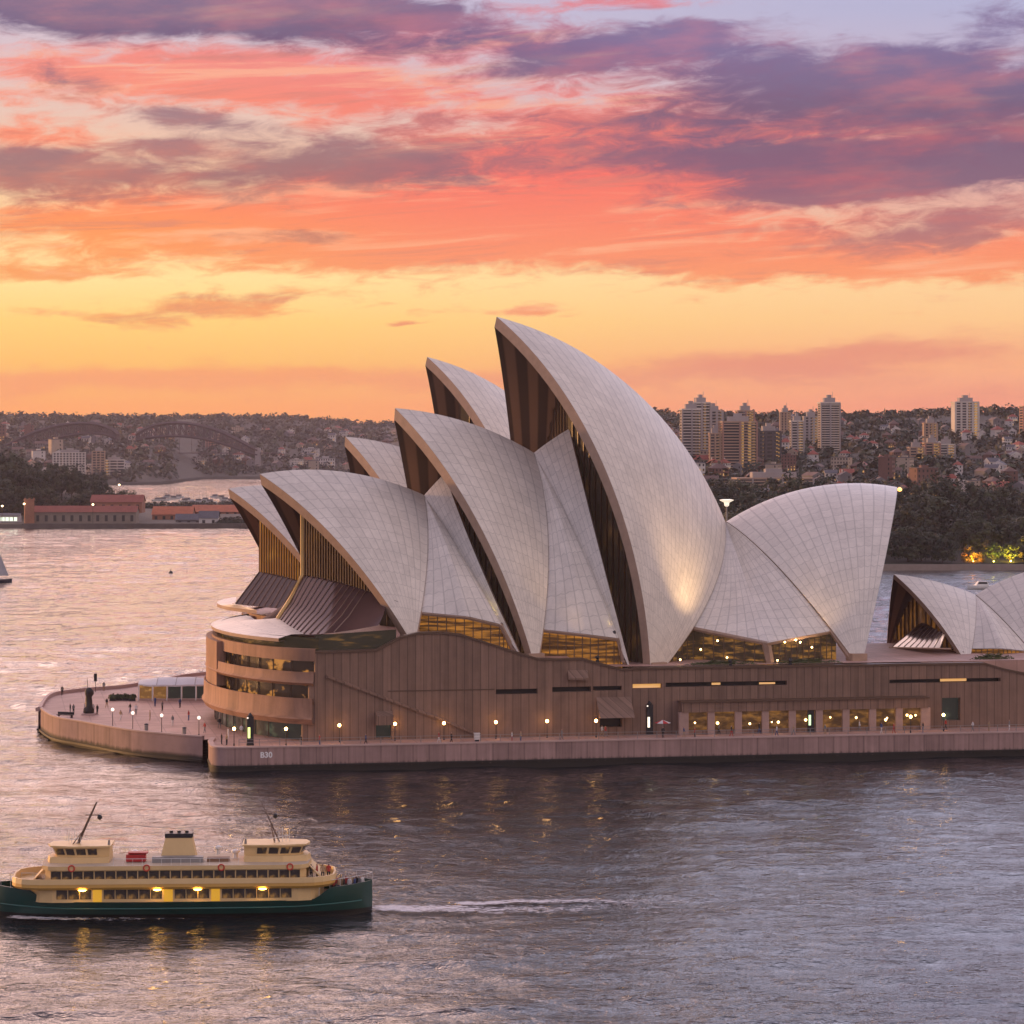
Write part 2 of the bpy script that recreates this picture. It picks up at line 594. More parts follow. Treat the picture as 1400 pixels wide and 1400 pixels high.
def water_mesh():
    """real waves: a fan-shaped grid, finer nearby, joined to flat water outside it"""
    NC, NR = 760, 1250
    px = np.linspace(-520, 1920, NC)
    yy = 165.0 * (3400.0 / 165.0) ** np.linspace(0, 1, NR)
    Y, PX = np.meshgrid(yy, px, indexing='ij')
    X = (PX - 700) / 3680.0 * Y
    rg = np.random.default_rng(4)
    Z = np.zeros_like(X)
    for lam, amp, n in ((1.9, 0.020, 10), (3.2, 0.028, 12), (5.0, 0.048, 12), (8.5, 0.08, 10), (15.0, 0.11, 8), (34.0, 0.11, 6)):
        for k in range(n):
            L = lam * rg.uniform(0.75, 1.35)
            th = D2R(90) + rg.normal() * 0.6
            kx, ky = math.cos(th) * 2 * PI / L, math.sin(th) * 2 * PI / L
            ph = kx * X + ky * Y + rg.uniform(0, 2 * PI)
            fade = np.clip((L / np.maximum(Y * 0.00228, 0.3) - 2.0) / 2.0, 0.7 if lam > 3 else 0.1, 1) if lam < 20 else 1.0
            Z += amp / math.sqrt(n) * np.sin(ph) * 1.4 * fade
    pat = 0.75 + 0.35 * np.sin(X / 61.0 + 1.3 * np.sin(Y / 83.0)) * np.sin(Y / 97.0 + 1.1 * np.sin(X / 47.0))
    Z *= pat
    e = 14
    wr = np.clip(np.minimum(np.arange(NR), np.arange(NR)[::-1]) / e, 0, 1)
    wc = np.clip(np.minimum(np.arange(NC), np.arange(NC)[::-1]) / e, 0, 1)
    Z *= wr[:, None] * wc[None, :]
    V = np.stack([X, Y, Z], -1).reshape(-1, 3)
    idx = np.arange(NR * NC).reshape(NR, NC)
    Q = np.stack([idx[:-1, :-1], idx[:-1, 1:], idx[1:, 1:], idx[1:, :-1]], -1).reshape(-1, 4)
    far = np.array([[-9000, -300, 0], [9000, -300, 0], [9000, 9000, 0], [-9000, 9000, 0]], float)
    n0 = len(V)
    V = np.concatenate([V, far])
    a, b, c, d = idx[0, 0], idx[0, -1], idx[-1, -1], idx[-1, 0]
    Q = np.concatenate([Q, np.array([[n0, n0 + 1, b, a], [n0 + 1, n0 + 2, c, b], [n0 + 2, n0 + 3, d, c], [n0 + 3, n0, a, d]])])
    me = bpy.data.meshes.new("water")
    me.vertices.add(len(V))
    me.vertices.foreach_set('co', V.ravel())
    me.loops.add(len(Q) * 4)
    me.loops.foreach_set('vertex_index', Q.ravel().astype(np.int32))
    me.polygons.add(len(Q))
    me.polygons.foreach_set('loop_start', (np.arange(len(Q)) * 4).astype(np.int32))
    me.polygons.foreach_set('use_smooth', np.ones(len(Q), bool))
    me.materials.append(water_mat())
    me.update()
    return me


tag(link("water", water_mesh()), kind="structure")

# ------------------------------------------------------------------ frames
FW = Frame(-29.6, 404.6, 11.0)          # the podium's long wall
FQ = Frame(-44.0, 394.6, 10.0)          # quay edge
FLOOR = 3.5
HALL = Frame(*FW.w(22, 0, 0).xy, 20.0)   # direction of the concert hall's axis

m_tile = tile_mat()
m_rim = plain("rim_concrete", (0.40, 0.27, 0.19), 0.7, 0.15, 0.8)
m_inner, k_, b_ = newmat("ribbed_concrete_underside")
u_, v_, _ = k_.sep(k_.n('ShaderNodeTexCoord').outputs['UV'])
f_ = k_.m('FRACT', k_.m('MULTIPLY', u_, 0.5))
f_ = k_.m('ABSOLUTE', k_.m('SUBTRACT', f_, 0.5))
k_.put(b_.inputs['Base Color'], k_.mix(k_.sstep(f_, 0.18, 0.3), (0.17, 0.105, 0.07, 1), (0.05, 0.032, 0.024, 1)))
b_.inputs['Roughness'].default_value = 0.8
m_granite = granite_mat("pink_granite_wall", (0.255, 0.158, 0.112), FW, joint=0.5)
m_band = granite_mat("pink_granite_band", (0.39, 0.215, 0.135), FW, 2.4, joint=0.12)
m_quay = granite_mat("quay_granite", (0.40, 0.255, 0.225), FQ, 2.4, wet=1.35, joint=0.3)
m_cope = plain("coping_stone", (0.52, 0.36, 0.31), 0.7, 0.1, 0.5)
m_deck = plain("promenade_paving", (0.50, 0.30, 0.235), 0.65, 0.18, 0.25, bump=0.05)
k_ = NG(m_deck.node_tree)
b_ = m_deck.node_tree.nodes['Principled BSDF']
src = b_.inputs['Base Color'].links[0].from_socket
x_, y_, z_ = k_.sep(k_.n('ShaderNodeNewGeometry').outputs['Position'])
pu = k_.m('ADD', k_.m('MULTIPLY', x_, FW.u.x), k_.m('MULTIPLY', y_, FW.u.y))
pv_ = k_.m('ADD', k_.m('MULTIPLY', x_, FW.v.x), k_.m('MULTIPLY', y_, FW.v.y))
ju = k_.m('ABSOLUTE', k_.m('SUBTRACT', k_.m('FRACT', k_.m('DIVIDE', pu, 3.6)), 0.5))
jv = k_.m('ABSOLUTE', k_.m('SUBTRACT', k_.m('FRACT', k_.m('DIVIDE', pv_, 3.6)), 0.5))
wn_ = k_.n('ShaderNodeTexWhiteNoise', noise_dimensions='2D')
k_.put(wn_.inputs['Vector'], k_.xyz(k_.m('FLOOR', k_.m('ADD', k_.m('DIVIDE', pu, 3.6), 0.5)), k_.m('FLOOR', k_.m('ADD', k_.m('DIVIDE', pv_, 3.6), 0.5)), 0.0))
jl = k_.m('MAXIMUM', k_.sstep(ju, 0.03, 0.01), k_.sstep(jv, 0.05, 0.02))
c_ = k_.mix(k_.m('MULTIPLY', jl, 0.4), src, (0.16, 0.09, 0.07, 1))
c_ = k_.mix(k_.rng(wn_.outputs[0], 0, 1, 0.0, 0.28), c_, (0.26, 0.15, 0.115, 1))
k_.put(b_.inputs['Base Color'], c_)
m_dark = plain("dark_void", (0.02, 0.018, 0.016), 0.6)
m_bronze = plain("bronze_metal", (0.11, 0.062, 0.036), 0.4, 0.15, 1.0)
m_amber = litglass("amber_glass", (0.55, 0.21, 0.03), (0.07, 0.028, 0.01), 0.5, 0.22, 0.25, (0.42, 0.85), spec=0.06)
m_amber_dim = litglass("amber_glass_dim", (0.16, 0.07, 0.02), (0.018, 0.011, 0.007), 0.6, 0.2, 0.2, (0.5, 0.9), spec=0.04)
m_foyer = litglass("foyer_glass", (0.85, 0.33, 0.045), (0.06, 0.024, 0.008), 0.7, 0.16, 1.9, (0.36, 0.82), spec=0.1)
m_skirt = plain("tinted_canopy_glass", (0.10, 0.055, 0.05), 0.12, 0.1, 0.3)
m_band_glass = litglass("balcony_glass", (0.8, 0.33, 0.07), (0.03, 0.016, 0.01), 0.6, 0.3, 0.5, (0.53, 0.66))
m_green_glass = litglass("ground_floor_glass", (0.10, 0.12, 0.07), (0.02, 0.024, 0.02), 0.7, 0.3, 0.6)
m_gold = lampmat("gilded_mullion_lit", (0.95, 0.5, 0.12), 0.55)
m_goldrim = plain("gold_mullion", (0.75, 0.48, 0.16), 0.45, 0.1)
m_warm = lampmat("warm_lamp", (1.0, 0.62, 0.22), 9.0)
m_strip = lampmat("lit_slot", (0.9, 0.42, 0.06), 0.7)
m_white = plain("white_paint", (0.74, 0.72, 0.68), 0.5, 0.08)
m_grey = plain("grey_metal", (0.25, 0.24, 0.23), 0.5)
m_black = plain("black_metal", (0.018, 0.018, 0.02), 0.45)

opera = thing("opera_house", "great concert hall with overlapping white shell roofs on a pink granite podium", "building", FW.w(40, 30, 0), FW.a)
OI = None


def to_local(root):
    bpy.context.view_layer.update()
    return root.matrix_world.inverted()


OI = to_local(opera)


def part(mb, name, mats, parent=opera, inv=None, label=None, smooth=False, merge=0.0, recalc=True):
    M = OI if inv is None else inv
    mb.v = [tuple(M @ Vector(p)) for p in mb.v]
    return mb.obj(name, mats, parent, label, smooth, merge, recalc)


def sphere4(a, b, c, d):
    A = np.array([[*(2 * (p - a))] for p in (b, c, d)])
    r = np.array([p.length_squared - a.length_squared for p in (b, c, d)])
    x = np.linalg.solve(A, r)
    C = Vector(x)
    return C, (C - a).length


def slerp(C, a, b, t, rho):
    a, b = (a - C).normalized(), (b - C).normalized()
    w = math.acos(max(-1, min(1, a.dot(b))))
    if w < 1e-6:
        return C + a * rho
    return C + (a * math.sin((1 - t) * w) + b * math.sin(t * w)) / math.sin(w) * rho


class Shell:
    """half shell = part of a sphere fanning from the foot F to the ridge T..R, mirrored on the plane v = vc of frame fr"""
    def __init__(s, fr, vc, F, T, R, M=None, rho=None, th=1.5):
        s.fr, s.vc, s.F, s.T, s.R = fr, vc, F, T, R
        if M is not None:
            s.C, s.rho = sphere4(F, T, R, M)
        else:
            n = (T - F).cross(R - F)
            cc_a = (T - F).length_squared
            cc_b = (R - F).length_squared
            ccv = F + ((n.cross(T - F)) * cc_b + ((R - F).cross(n)) * cc_a) / (2 * n.length_squared)
            rc = (ccv - F).length
            rho = max(rho, rc * 1.03)
            n.normalize()
            if n.dot(fr.v) < 0:
                n = -n
            s.C, s.rho = ccv + n * math.sqrt(rho * rho - rc * rc), rho
        s.th = th

    def ridge(s, t, th=0.0):
        r = s.rho - th
        d = s.vc - s.fr.loc(s.C)[1]
        Cp = s.C + s.fr.v * d
        rr = math.sqrt(max(r * r - d * d, 1.0))
        a, b = (s.T - Cp), (s.R - Cp)

        def ang(q):
            return math.atan2(q.z, q.dot(s.fr.u))
        t0, t1 = ang(a), ang(b)
        while t1 - t0 > PI:
            t1 -= 2 * PI
        while t0 - t1 > PI:
            t1 += 2 * PI
        w = t0 + (t1 - t0) * t
        return Cp + s.fr.u * (rr * math.cos(w)) + Vector((0, 0, rr * math.sin(w)))

    def foot(s, th=0.0):
        return s.C + (s.F - s.C) * ((s.rho - th) / s.rho)

    def pt(s, i, t, th=0.0):
        return slerp(s.C, s.foot(th), s.ridge(i, th), t, s.rho - th)

    def mir(s, p):
        d = s.vc - s.fr.loc(p)[1]
        return p + s.fr.v * (2 * d)

    def build(s, name, ns=26, nt=30, t0=0.03, parent=opera, inv=None, label=None):
        L = sum((s.ridge(i / 20) - s.ridge((i + 1) / 20)).length for i in range(20))
        nr = max(6, round(L / 2.3))
        H = (s.T - s.F).length
        mb = MB()
        ts = [t0 + (1 - t0) * j / nt for j in range(nt + 1)]
        for side in (0, 1):
            f = (lambda p: p) if side == 0 else s.mir
            ou = [[f(s.pt(i / ns, t)) for t in ts] for i in range(ns + 1)]
            inn = [[f(s.pt(i / ns, t, s.th)) for t in ts] for i in range(ns + 1)]
            uv = [[(i / ns * nr, t * H) for t in ts] for i in range(ns + 1)]
            mb.grid(ou, 0, uv, flip=side == 0)
            mb.grid(inn, 2, uv, flip=side == 1)
            for e in (0, ns):
                mb.grid([ou[e], inn[e]], 1)
            mb.grid([[r[0] for r in ou], [r[0] for r in inn]], 1)
        return part(mb, name, [m_tile, m_rim, m_inner], parent, inv, label, smooth=True, merge=0.02, recalc=True)

    def under(s, p, th=None):
        """height of the shell's underside above plan point p"""
        r = s.rho - (s.th if th is None else th) - 0.05
        q = p
        if s.fr.loc(p)[1] > s.vc:
            q = s.mir(p)
        d = (q.x - s.C.x) ** 2 + (q.y - s.C.y) ** 2
        return s.C.z + math.sqrt(max(r * r - d, 0))


def rayplane(fr, vc):
    return lambda px, py: fr.hit(px, py, vc)


VC = 26.5
hp = rayplane(HALL, VC)
fp = lambda px, py, v=4.0: FW.hit(px, py, v)

A1 = Shell(HALL, VC, fp(566, 884), hp(355, 648), hp(580, 677), hp(470, 645))
A2 = Shell(HALL, VC, fp(733, 918), hp(540, 558), hp(730, 619), hp(638, 577))
A3 = Shell(HALL, VC, fp(890, 934), hp(679, 433), hp(992, 714), hp(845, 515))
HALL2 = Frame(*A3.R.xy, 12.5)           # the hall's shorter end turns back towards the podium's line
h4 = lambda px, py: HALL2.hit(px, py, 0.0)
A4 = Shell(HALL2, 0.0, fp(1177, 915), h4(1227, 666), h4(993, 713), h4(1110, 666))
B1 = Shell(HALL, VC, fp(716, 905), hp(608, 647), hp(580, 677), rho=62, th=0.9)
B2 = Shell(HALL, VC, fp(864, 922), hp(778, 586), hp(730, 619), rho=66, th=0.9)
for n, q in (('A1', A1), ('A2', A2), ('A3', A3), ('A4', A4), ('B1', B1), ('B2', B2)):
    print(n, 'rho', round(q.rho, 1), 'C', [round(c, 1) for c in HALL.loc(q.C)], 'F', [round(c, 1) for c in HALL.loc(q.F)], 'T', [round(c, 1) for c in HALL.loc(q.T)])

A3.build("roof_shell", label="tallest white tiled shell roof, open to the left")
A2.build("roof_shell", label="middle white tiled shell roof under the tallest one")
A1.build("roof_shell", label="lowest front white tiled shell roof of the near hall")
A4.build("roof_shell", label="white tiled shell roof that opens to the right")
B1.build("rear_shell", 12, 24)
B2.build("rear_shell", 12, 24)


def infill(Sa, Sb, bottom, bulge=0.5, Lc=True, Rc=True):
    """tiled triangle between the meeting edges of two shells; bottom: line of the window heads"""
    mb = MB()
    apex = Sa.R
    n, m = 22, 18

    def dev(S, b):
        e = [S.pt(1, 1 - k / 200) for k in range(201)]
        kb = min(range(201), key=lambda k: (e[k] - b).length)
        res = []
        for j in range(m + 1):
            x = kb * j / m
            k = min(int(x), 199)
            res.append(e[k].lerp(e[k + 1], x - k) - apex.lerp(e[kb], j / m))
        return res
    z0 = [Vector((0, 0, 0))] * (m + 1)
    dL = dev(Sa, bottom[0]) if Lc else z0
    dR = dev(Sb, bottom[-1]) if Rc else z0
    acc = [0]
    for a, b in zip(bottom, bottom[1:]):
        acc.append(acc[-1] + (b - a).length)
    out = (-HALL.v * 0.8 + Vector((0, 0, 0.6))).normalized()
    for side in (0, 1):
        f = (lambda p: p) if side == 0 else Sa.mir
        rows, uv = [], []
        for i in range(n + 1):
            w = i / n
            b = along(bottom, w)
            row, ur = [], []
            for j in range(m + 1):
                t = j / m
                p = apex.lerp(b, t) + dL[j] * (1 - w) + dR[j] * w
                p = p + out * (bulge * 16 * t * (1 - t) * w * (1 - w)) - out * 0.12
                row.append(f(p))
                ur.append((w * acc[-1] / 2.0, t * (apex - b).length))
            rows.append(row)
            uv.append(ur)
        mb.grid(rows, 0, uv, flip=side == 1)
    return part(mb, "side_shell", [m_tile], smooth=True, merge=0.0, recalc=False)


def along(pts, t):
    acc = [0]
    for a, b in zip(pts, pts[1:]):
        acc.append(acc[-1] + (b - a).length)
    d = t * acc[-1]
    for k in range(len(pts) - 1):
        if d <= acc[k + 1] + 1e-9:
            return pts[k].lerp(pts[k + 1], (d - acc[k]) / (acc[k + 1] - acc[k]))
    return pts[-1]


def edge_at(S, i, py, th=0.0):
    """point on the near edge rib i of shell S seen at pixel row py"""
    best = None
    for k in range(0, 401):
        p = S.pt(i, k / 400, th)
        q = 600 - (p.z - CAM_H) * FPX / p.y
        if best is None or abs(q - py) < best[0]:
            best = (abs(q - py), p)
    return best[1]


def px_of(p):
    return (700 + p.x * FPX / p.y, 600 - (p.z - CAM_H) * FPX / p.y)


def push(p, d):
    return p + HALL.v * d


e1, e2 = edge_at(A1, 1, 836), edge_at(B1, 1, 886)
S1 = [push(e1, 0.3), FW.hit(640, 842, 4.4), FW.hit(686, 853, 4.6), push(e2, 0.3)]
infill(A1, B1, S1)
e3, e4 = edge_at(A2, 1, 860), edge_at(B2, 1, 902)
S2 = [push(e3, 0.3), FW.hit(800, 866, 4.6), FW.hit(846, 872, 4.9), push(e4, 0.3)]
infill(A2, B2, S2)
e5, e6 = edge_at(A3, 1, 857), edge_at(A4, 1, 862)
c5 = FW.hit(1051, 878, 2.6)
infill(A3, A4, [push(e5, 0.3), c5], 0.0, True, False)
infill(A3, A4, [c5, push(e6, 0.3)], 0.0, False, True)
print('edges', [px_of(q) for q in (e1, e2, e3, e4, e5, e6)])

# ------------------------------------------------------------------ second hall behind, the same family of shells at nine tenths
VB = VC + 53
hb = rayplane(HALL, VB)


def cousin(S, tip, k, R=None, rho=None):
    T = tip
    M = S.ridge(0.5)
    d = lambda q: T + (q - S.T) * k
    return Shell(HALL, VB, d(S.F), T, d(S.R), d(M), th=1.4)


C1 = cousin(A1, hb(312, 668), 0.88)
C2 = cousin(A2, hb(472, 597), 0.88)
C3 = cousin(A3, hb(584, 488), 0.86)
C1.build("roof_shell", 20, 22, label="low front shell roof of the far hall, cut by the near hall")
C2.build("roof_shell", 20, 22, label="middle shell roof of the far hall, only its top in view")
C3.build("roof_shell", 20, 22, label="pointed tallest shell roof of the far hall")
print('C feet', [FW.loc(q.F) for q in (C1, C2, C3)])


# ------------------------------------------------------------------ glass walls in the mouths
def mouth_glass(S, uoff, zbot, mats, nm=14, foot_t=0.12, name="glass_wall", skirt=None, inv=None, parent=opera, back=0.6, muls=True, zb_line=None):
    fr = S.fr
    Cp = fr.w(fr.loc(S.T)[0] + uoff, S.vc, 0)
    E = S.pt(0, foot_t, S.th * 0.5) + fr.u * back
    E.z = 0
    mb = MB()
    for side in (0, 1):
        f = (lambda p: p) if side == 0 else S.mir
        prev = None
        for k in range(nm + 1):
            t = k / nm
            p = Cp.lerp(E, t)
            zt = S.under(p)
            zb = zbot if zb_line is None else zb_line(t)
            zt = max(zt, zb + 0.05)
            cur = (f(Vector((p.x, p.y, zb))), f(Vector((p.x, p.y, zt))))
            if prev:
                mb.face([prev[0], cur[0], cur[1], prev[1]] if side == 0 else [cur[0], prev[0], prev[1], cur[1]], 0)
            prev = cur
    g1 = part(mb, name, [mats], parent, inv, recalc=False)
    if muls:
        mm = MB()
        fr_n = (E - Cp).normalized().cross(Vector((0, 0, 1)))
        if fr_n.dot(fr.u) > 0:
            fr_n = -fr_n
        for side in (0, 1):
            f = (lambda p: p) if side == 0 else S.mir
            last = None
            for k in range(1, nm):
                t = k / nm
                p = Cp.lerp(E, t)
                zt = S.under(p)
                zb = zbot if zb_line is None else zb_line(t)
                if zt - zb < 0.8:
                    continue
                d = (E - Cp).normalized()
                q = [p - d * 0.08, p + d * 0.08, p + d * 0.08 + fr_n * 0.3, p - d * 0.08 + fr_n * 0.3]
                i = len(mm.v)
                for z in (zb, zt):
                    mm.v += [tuple(f(Vector((c.x, c.y, z)))) for c in q]
                for a in range(4):
                    b_ = (a + 1) % 4
                    mm.idx([i + a, i + b_, i + 4 + b_, i + 4 + a])
                if last is not None:
                    mm.idx([last + 1, i, i + 3, last + 2])
                last = i
        M = OI if inv is None else inv
        mm.v = [tuple(M @ Vector(p)) for p in mm.v]
        mm.obj("mullion_screen", [m_bronze], g1)
    return g1, Cp, E


zroof = 17.3
# front mouth: upright glass, tilted skirt below, golden centre fin
Cc = hp(414, 786)
uoff1 = HALL.loc(Cc)[0] - HALL.loc(A1.T)[0]
zl = lambda t: Cc.z + (hp(414, 786).z * 0 - 3.4) * t ** 1.5
gw, Cp1, E1 = mouth_glass(A1, uoff1, 0, m_amber, 36, 0.13, zb_line=zl)
mb = MB()
skt = MB()
nk = 16
near_top = []
for k in range(nk + 1):
    t = 0.9 * k / nk
    p = Cp1.lerp(E1, t)
    near_top.append(Vector((p.x, p.y, zl(t))))
cb = hp(380, 846)
bl = [cb, FW.hit(396, 857, 16), FW.hit(416, 868, 9.0), FW.hit(450, 866, 4.5), FW.hit(485, 861, 3.6), FW.hit(517, 855, 3.4)]


for side in (0, 1):
    f = (lambda p: p) if side == 0 else A1.mir
    up = [f(q) for q in near_top]
    dn = [f(along(bl, k / nk)) for k in range(nk + 1)]
    mid = [a.lerp(b, 0.55) + Vector((0, 0, -0.5)) for a, b in zip(up, dn)]
    mb.grid([up, mid, dn], 0, flip=side == 1)
    for k in range(nk - 3):
        for a, b in ((up, mid), (mid, dn)):
            skt.tube([a[k] + Vector((0, 0, 0.1)), b[k] + Vector((0, 0, 0.1))], 0.10, 4)
sk = part(mb, "glass_skirt", [m_skirt], smooth=True, recalc=False)
part(skt, "skirt_rib", [plain("skirt_bronze", (0.24, 0.15, 0.11), 0.4)], parent=sk)
fin = MB()
fin.tube([Vector((Cp1.x, Cp1.y, A1.under(Cp1))), Vector((Cp1.x, Cp1.y, Cc.z)), cb.lerp(Cc, 0.45) + Vector((0, 0, -0.4)), cb], 0.42, 6)
part(fin, "centre_fin", [m_goldrim])

# the two higher mouths
for S, off, zb in ((A2, 10.0, HALL.loc(A2.F)[2]), (A3, 12.5, HALL.loc(A3.F)[2])):
    mouth_glass(S, off, zb, m_amber_dim, 14, 0.05)
# far hall mouths
Cf = hb(355, 782)
zlf = lambda t: Cf.z - 3.2 * t ** 1.5
gwf, Cpf, Ef = mouth_glass(C1, HALL.loc(Cf)[0] - HALL.loc(C1.T)[0], 0, litglass("far_amber_glass", (1.0, 0.42, 0.05), (0.55, 0.18, 0.02), 0.55, 0.2, 0.2, spec=0.06), 30, 0.13, zb_line=zlf)
for S in (C2, C3):
    mouth_glass(S, 6.5, 15, m_amber_dim, 8, 0.08)
mb, skt = MB(), MB()
for side in (0, 1):
    f = (lambda p: p) if side == 0 else C1.mir
    up, dn = [], []
    cbf = hb(322, 826)
    dvec = cbf - Cf
    for k in range(nk + 1):
        t = k / nk
        p = Cpf.lerp(Ef, t)
        a = Vector((p.x, p.y, zlf(t)))
        up.append(f(a))
        q = a + dvec * (1 - 0.55 * t) - HALL.v * (2.0 * t)
        q.z = cbf.z - 0.8 * t
        dn.append(f(q))
    mb.grid([up, dn], 0, flip=side == 1)
    for k in range(nk + 1):
        skt.tube([up[k] + Vector((0, 0, 0.1)), dn[k] + Vector((0, 0, 0.1))], 0.12, 4)
sk2 = part(mb, "glass_skirt", [plain("far_canopy_glass", (0.16, 0.10, 0.08), 0.2)], smooth=True, recalc=False)
part(skt, "skirt_rib", [bpy.data.materials["skirt_bronze"]], parent=sk2)

# ------------------------------------------------------------------ podium


def nose_u(v, c=33.0, depth=13.0):
    q = max(0.0, 1 - ((v - c) / c) ** 2)
    return -depth * q ** 0.72


def nose_pts(v0, v1, n, off=0.0, c=33.0, vo=0.0, depth=13.0):
    pts = []
    for i in range(n + 1):
        v = v0 + (v1 - v0) * i / n
        u = nose_u(v, c, depth)
        e = 0.05
        du = (nose_u(v + e, c, depth) - nose_u(max(v - e, 0), c, depth)) / (2 * e)
        nrm = Vector((-1.0, du)).normalized()
        if v < 0.3:
            nrm = Vector((-0.45, -0.9)).normalized()
        pts.append((u + nrm.x * off, v + vo + nrm.y * off))
    return pts


# wall top profile (pixels on the wall plane)
prof_px = [(446, 891), (516, 888), (548, 871), (572, 865), (600, 864), (630, 867), (690, 886), (735, 900), (765, 901), (797, 900), (822, 907), (852, 915),
           (872, 913), (1345, 906), (1372, 914), (1420, 924), (1600, 960)]
prof = [FW.uz(px, py) for px, py in prof_px]
prof = [(0.0, prof[0][1])] + [q for q in prof if q[0] > 0.2]


def ztop(u):
    for (a, za), (b, zb) in zip(prof, prof[1:]):
        if a <= u <= b:
            return za + (zb - za) * (u - a) / (b - a)
    return prof[-1][1]


UEND = 150.0
prof.append((UEND, prof[-1][1]))


def hole(px0, py0, px1, py1):
    a = FW.uz(px0, (py0 + py1) / 2)[0]
    b = FW.uz(px1, (py0 + py1) / 2)[0]
    zm = FW.uz((px0 + px1) / 2, py1)[1]
    zM = FW.uz((px0 + px1) / 2, py0)[1]
    return (a, b, zm, zM)


holes = [('slot', hole(678, 942, 735, 949)), ('slot', hole(755, 939, 808, 946)), ('slot', hole(811, 938, 850, 944)), ('slot', hole(865, 935, 905, 941)),
         ('slot', hole(910, 932, 1076, 938)), ('slot', hole(1216, 928, 1368, 933)), ('door', hole(514, 991, 535, 1009)), ('door', hole(1288, 954, 1313, 985)),
         ('bay', hole(820, 979, 850, 994)), ('slot2', hole(1640, 960, 1700, 985))]
mb = MB()
ubs = sorted(set([q[0] for q in prof] + [h[1][0] for h in holes] + [h[1][1] for h in holes]))
for a, b in zip(ubs, ubs[1:]):
    if b - a < 1e-4:
        continue
    um = (a + b) / 2
    hs = sorted([h[1] for h in holes if h[1][0] <= um <= h[1][1]], key=lambda h: h[2])
    z = 0.5
    for h in hs:
        mb.face([FW.w(a, 0, z), FW.w(b, 0, z), FW.w(b, 0, h[2]), FW.w(a, 0, h[2])])
        z = h[3]
    mb.face([FW.w(a, 0, z), FW.w(b, 0, z), FW.w(b, 0, ztop(b)), FW.w(a, 0, ztop(a))])
    mb.face([FW.w(a, 0, ztop(a)), FW.w(b, 0, ztop(b)), FW.w(b, 1.2, ztop(b)), FW.w(a, 1.2, ztop(a))])
    mb.face([FW.w(b, 1.2, 12), FW.w(a, 1.2, 12), FW.w(a, 1.2, ztop(a)), FW.w(b, 1.2, ztop(b))])
for nme, (a, b, z0, z1) in holes:
    d = 1.0
    for q in (((a, z0), (b, z0)), ((b, z0), (b, z1)), ((b, z1), (a, z1)), ((a, z1), (a, z0))):
        (ua, za), (ub, zb) = q
        mb.face([FW.w(ua, 0, za), FW.w(ua, d, za), FW.w(ub, d, zb), FW.w(ub, 0, zb)])
mb.face([FW.w(0, 0, 0.5), FW.w(0, 0, ztop(0)), FW.w(0, 1.2, ztop(0)), FW.w(0, 1.2, 0.5)])
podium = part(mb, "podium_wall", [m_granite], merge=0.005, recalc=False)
for nme, (a, b, z0, z1) in holes:
    q = MB()
    q.face([FW.w(a, 0.95, z0), FW.w(b, 0.95, z0), FW.w(b, 0.95, z1), FW.w(a, 0.95, z1)])
    lit = nme == 'slot' and abs(a - hole(865, 935, 905, 941)[0]) < 0.1
    part(q, "door_glass" if nme == 'door' else "bay_opening" if nme == 'bay' else "window_slot", [m_strip if lit else m_green_glass if nme == 'door' else m_dark], podium)
q = MB()
a, b, z0, z1 = hole(1288, 928.3, 1324, 932)
q.face([FW.w(a, 0.9, z0), FW.w(b, 0.9, z0), FW.w(b, 0.9, z1), FW.w(a, 0.9, z1)])
part(q, "lit_window", [m_strip], podium)
for (x0, y0, x1, y1) in ((975, 934, 987, 937), (1040, 933.5, 1062, 936)):
    q = MB()
    a, b, z0, z1 = hole(x0, y0, x1, y1)
    q.face([FW.w(a, 0.9, z0), FW.w(b, 0.9, z0), FW.w(b, 0.9, z1), FW.w(a, 0.9, z1)])
    part(q, "lit_window", [m_strip], podium)

# wall-top coping with its thin shadow line, and hoods over the openings
q = MB()
for (ua, za), (ub, zb) in zip(prof, prof[1:]):
    c = [FW.w(ua, -0.18, za - 0.28), FW.w(ub, -0.18, zb - 0.28), FW.w(ub, -0.18, zb + 0.06), FW.w(ua, -0.18, za + 0.06)]
    d = [FW.w(ua, 1.3, za - 0.28), FW.w(ub, 1.3, zb - 0.28), FW.w(ub, 1.3, zb + 0.06), FW.w(ua, 1.3, za + 0.06)]
    q.face(c)
    q.face([c[3], c[2], d[2], d[3]])
    q.face([c[1], c[0], d[0], d[1]])
part(q, "coping", [m_bronze], podium, merge=0.003)


def hood(px0, py0, px1, py1, out=2.2, back=0.002, slope=0.6, mat=None, name="hood"):
    a, b, z0, z1 = hole(px0, py0, px1, py1)
    q = MB()
    pr = [(0.0, z1), (0.0, z0), (-out, z0), (-out, z0 + (z1 - z0) * (1 - slope))]
    for s_ in (a, b):
        pass
    A = [FW.w(a, v, z) for v, z in pr]
    B = [FW.w(b, v, z) for v, z in pr]
    n = len(pr)
    for k in range(n):
        q.face([A[k], B[k], B[(k + 1) % n], A[(k + 1) % n]])
    q.face(A)
    q.face(B[::-1])
    return part(q, name, [mat or m_granite], podium, merge=0.002)


hood(815, 953, 862, 979, 3.0, slope=1.0)
hood(513, 972, 536, 990, 1.6, slope=0.3)
hood(776, 916, 803, 929, 0.9, slope=0.8)
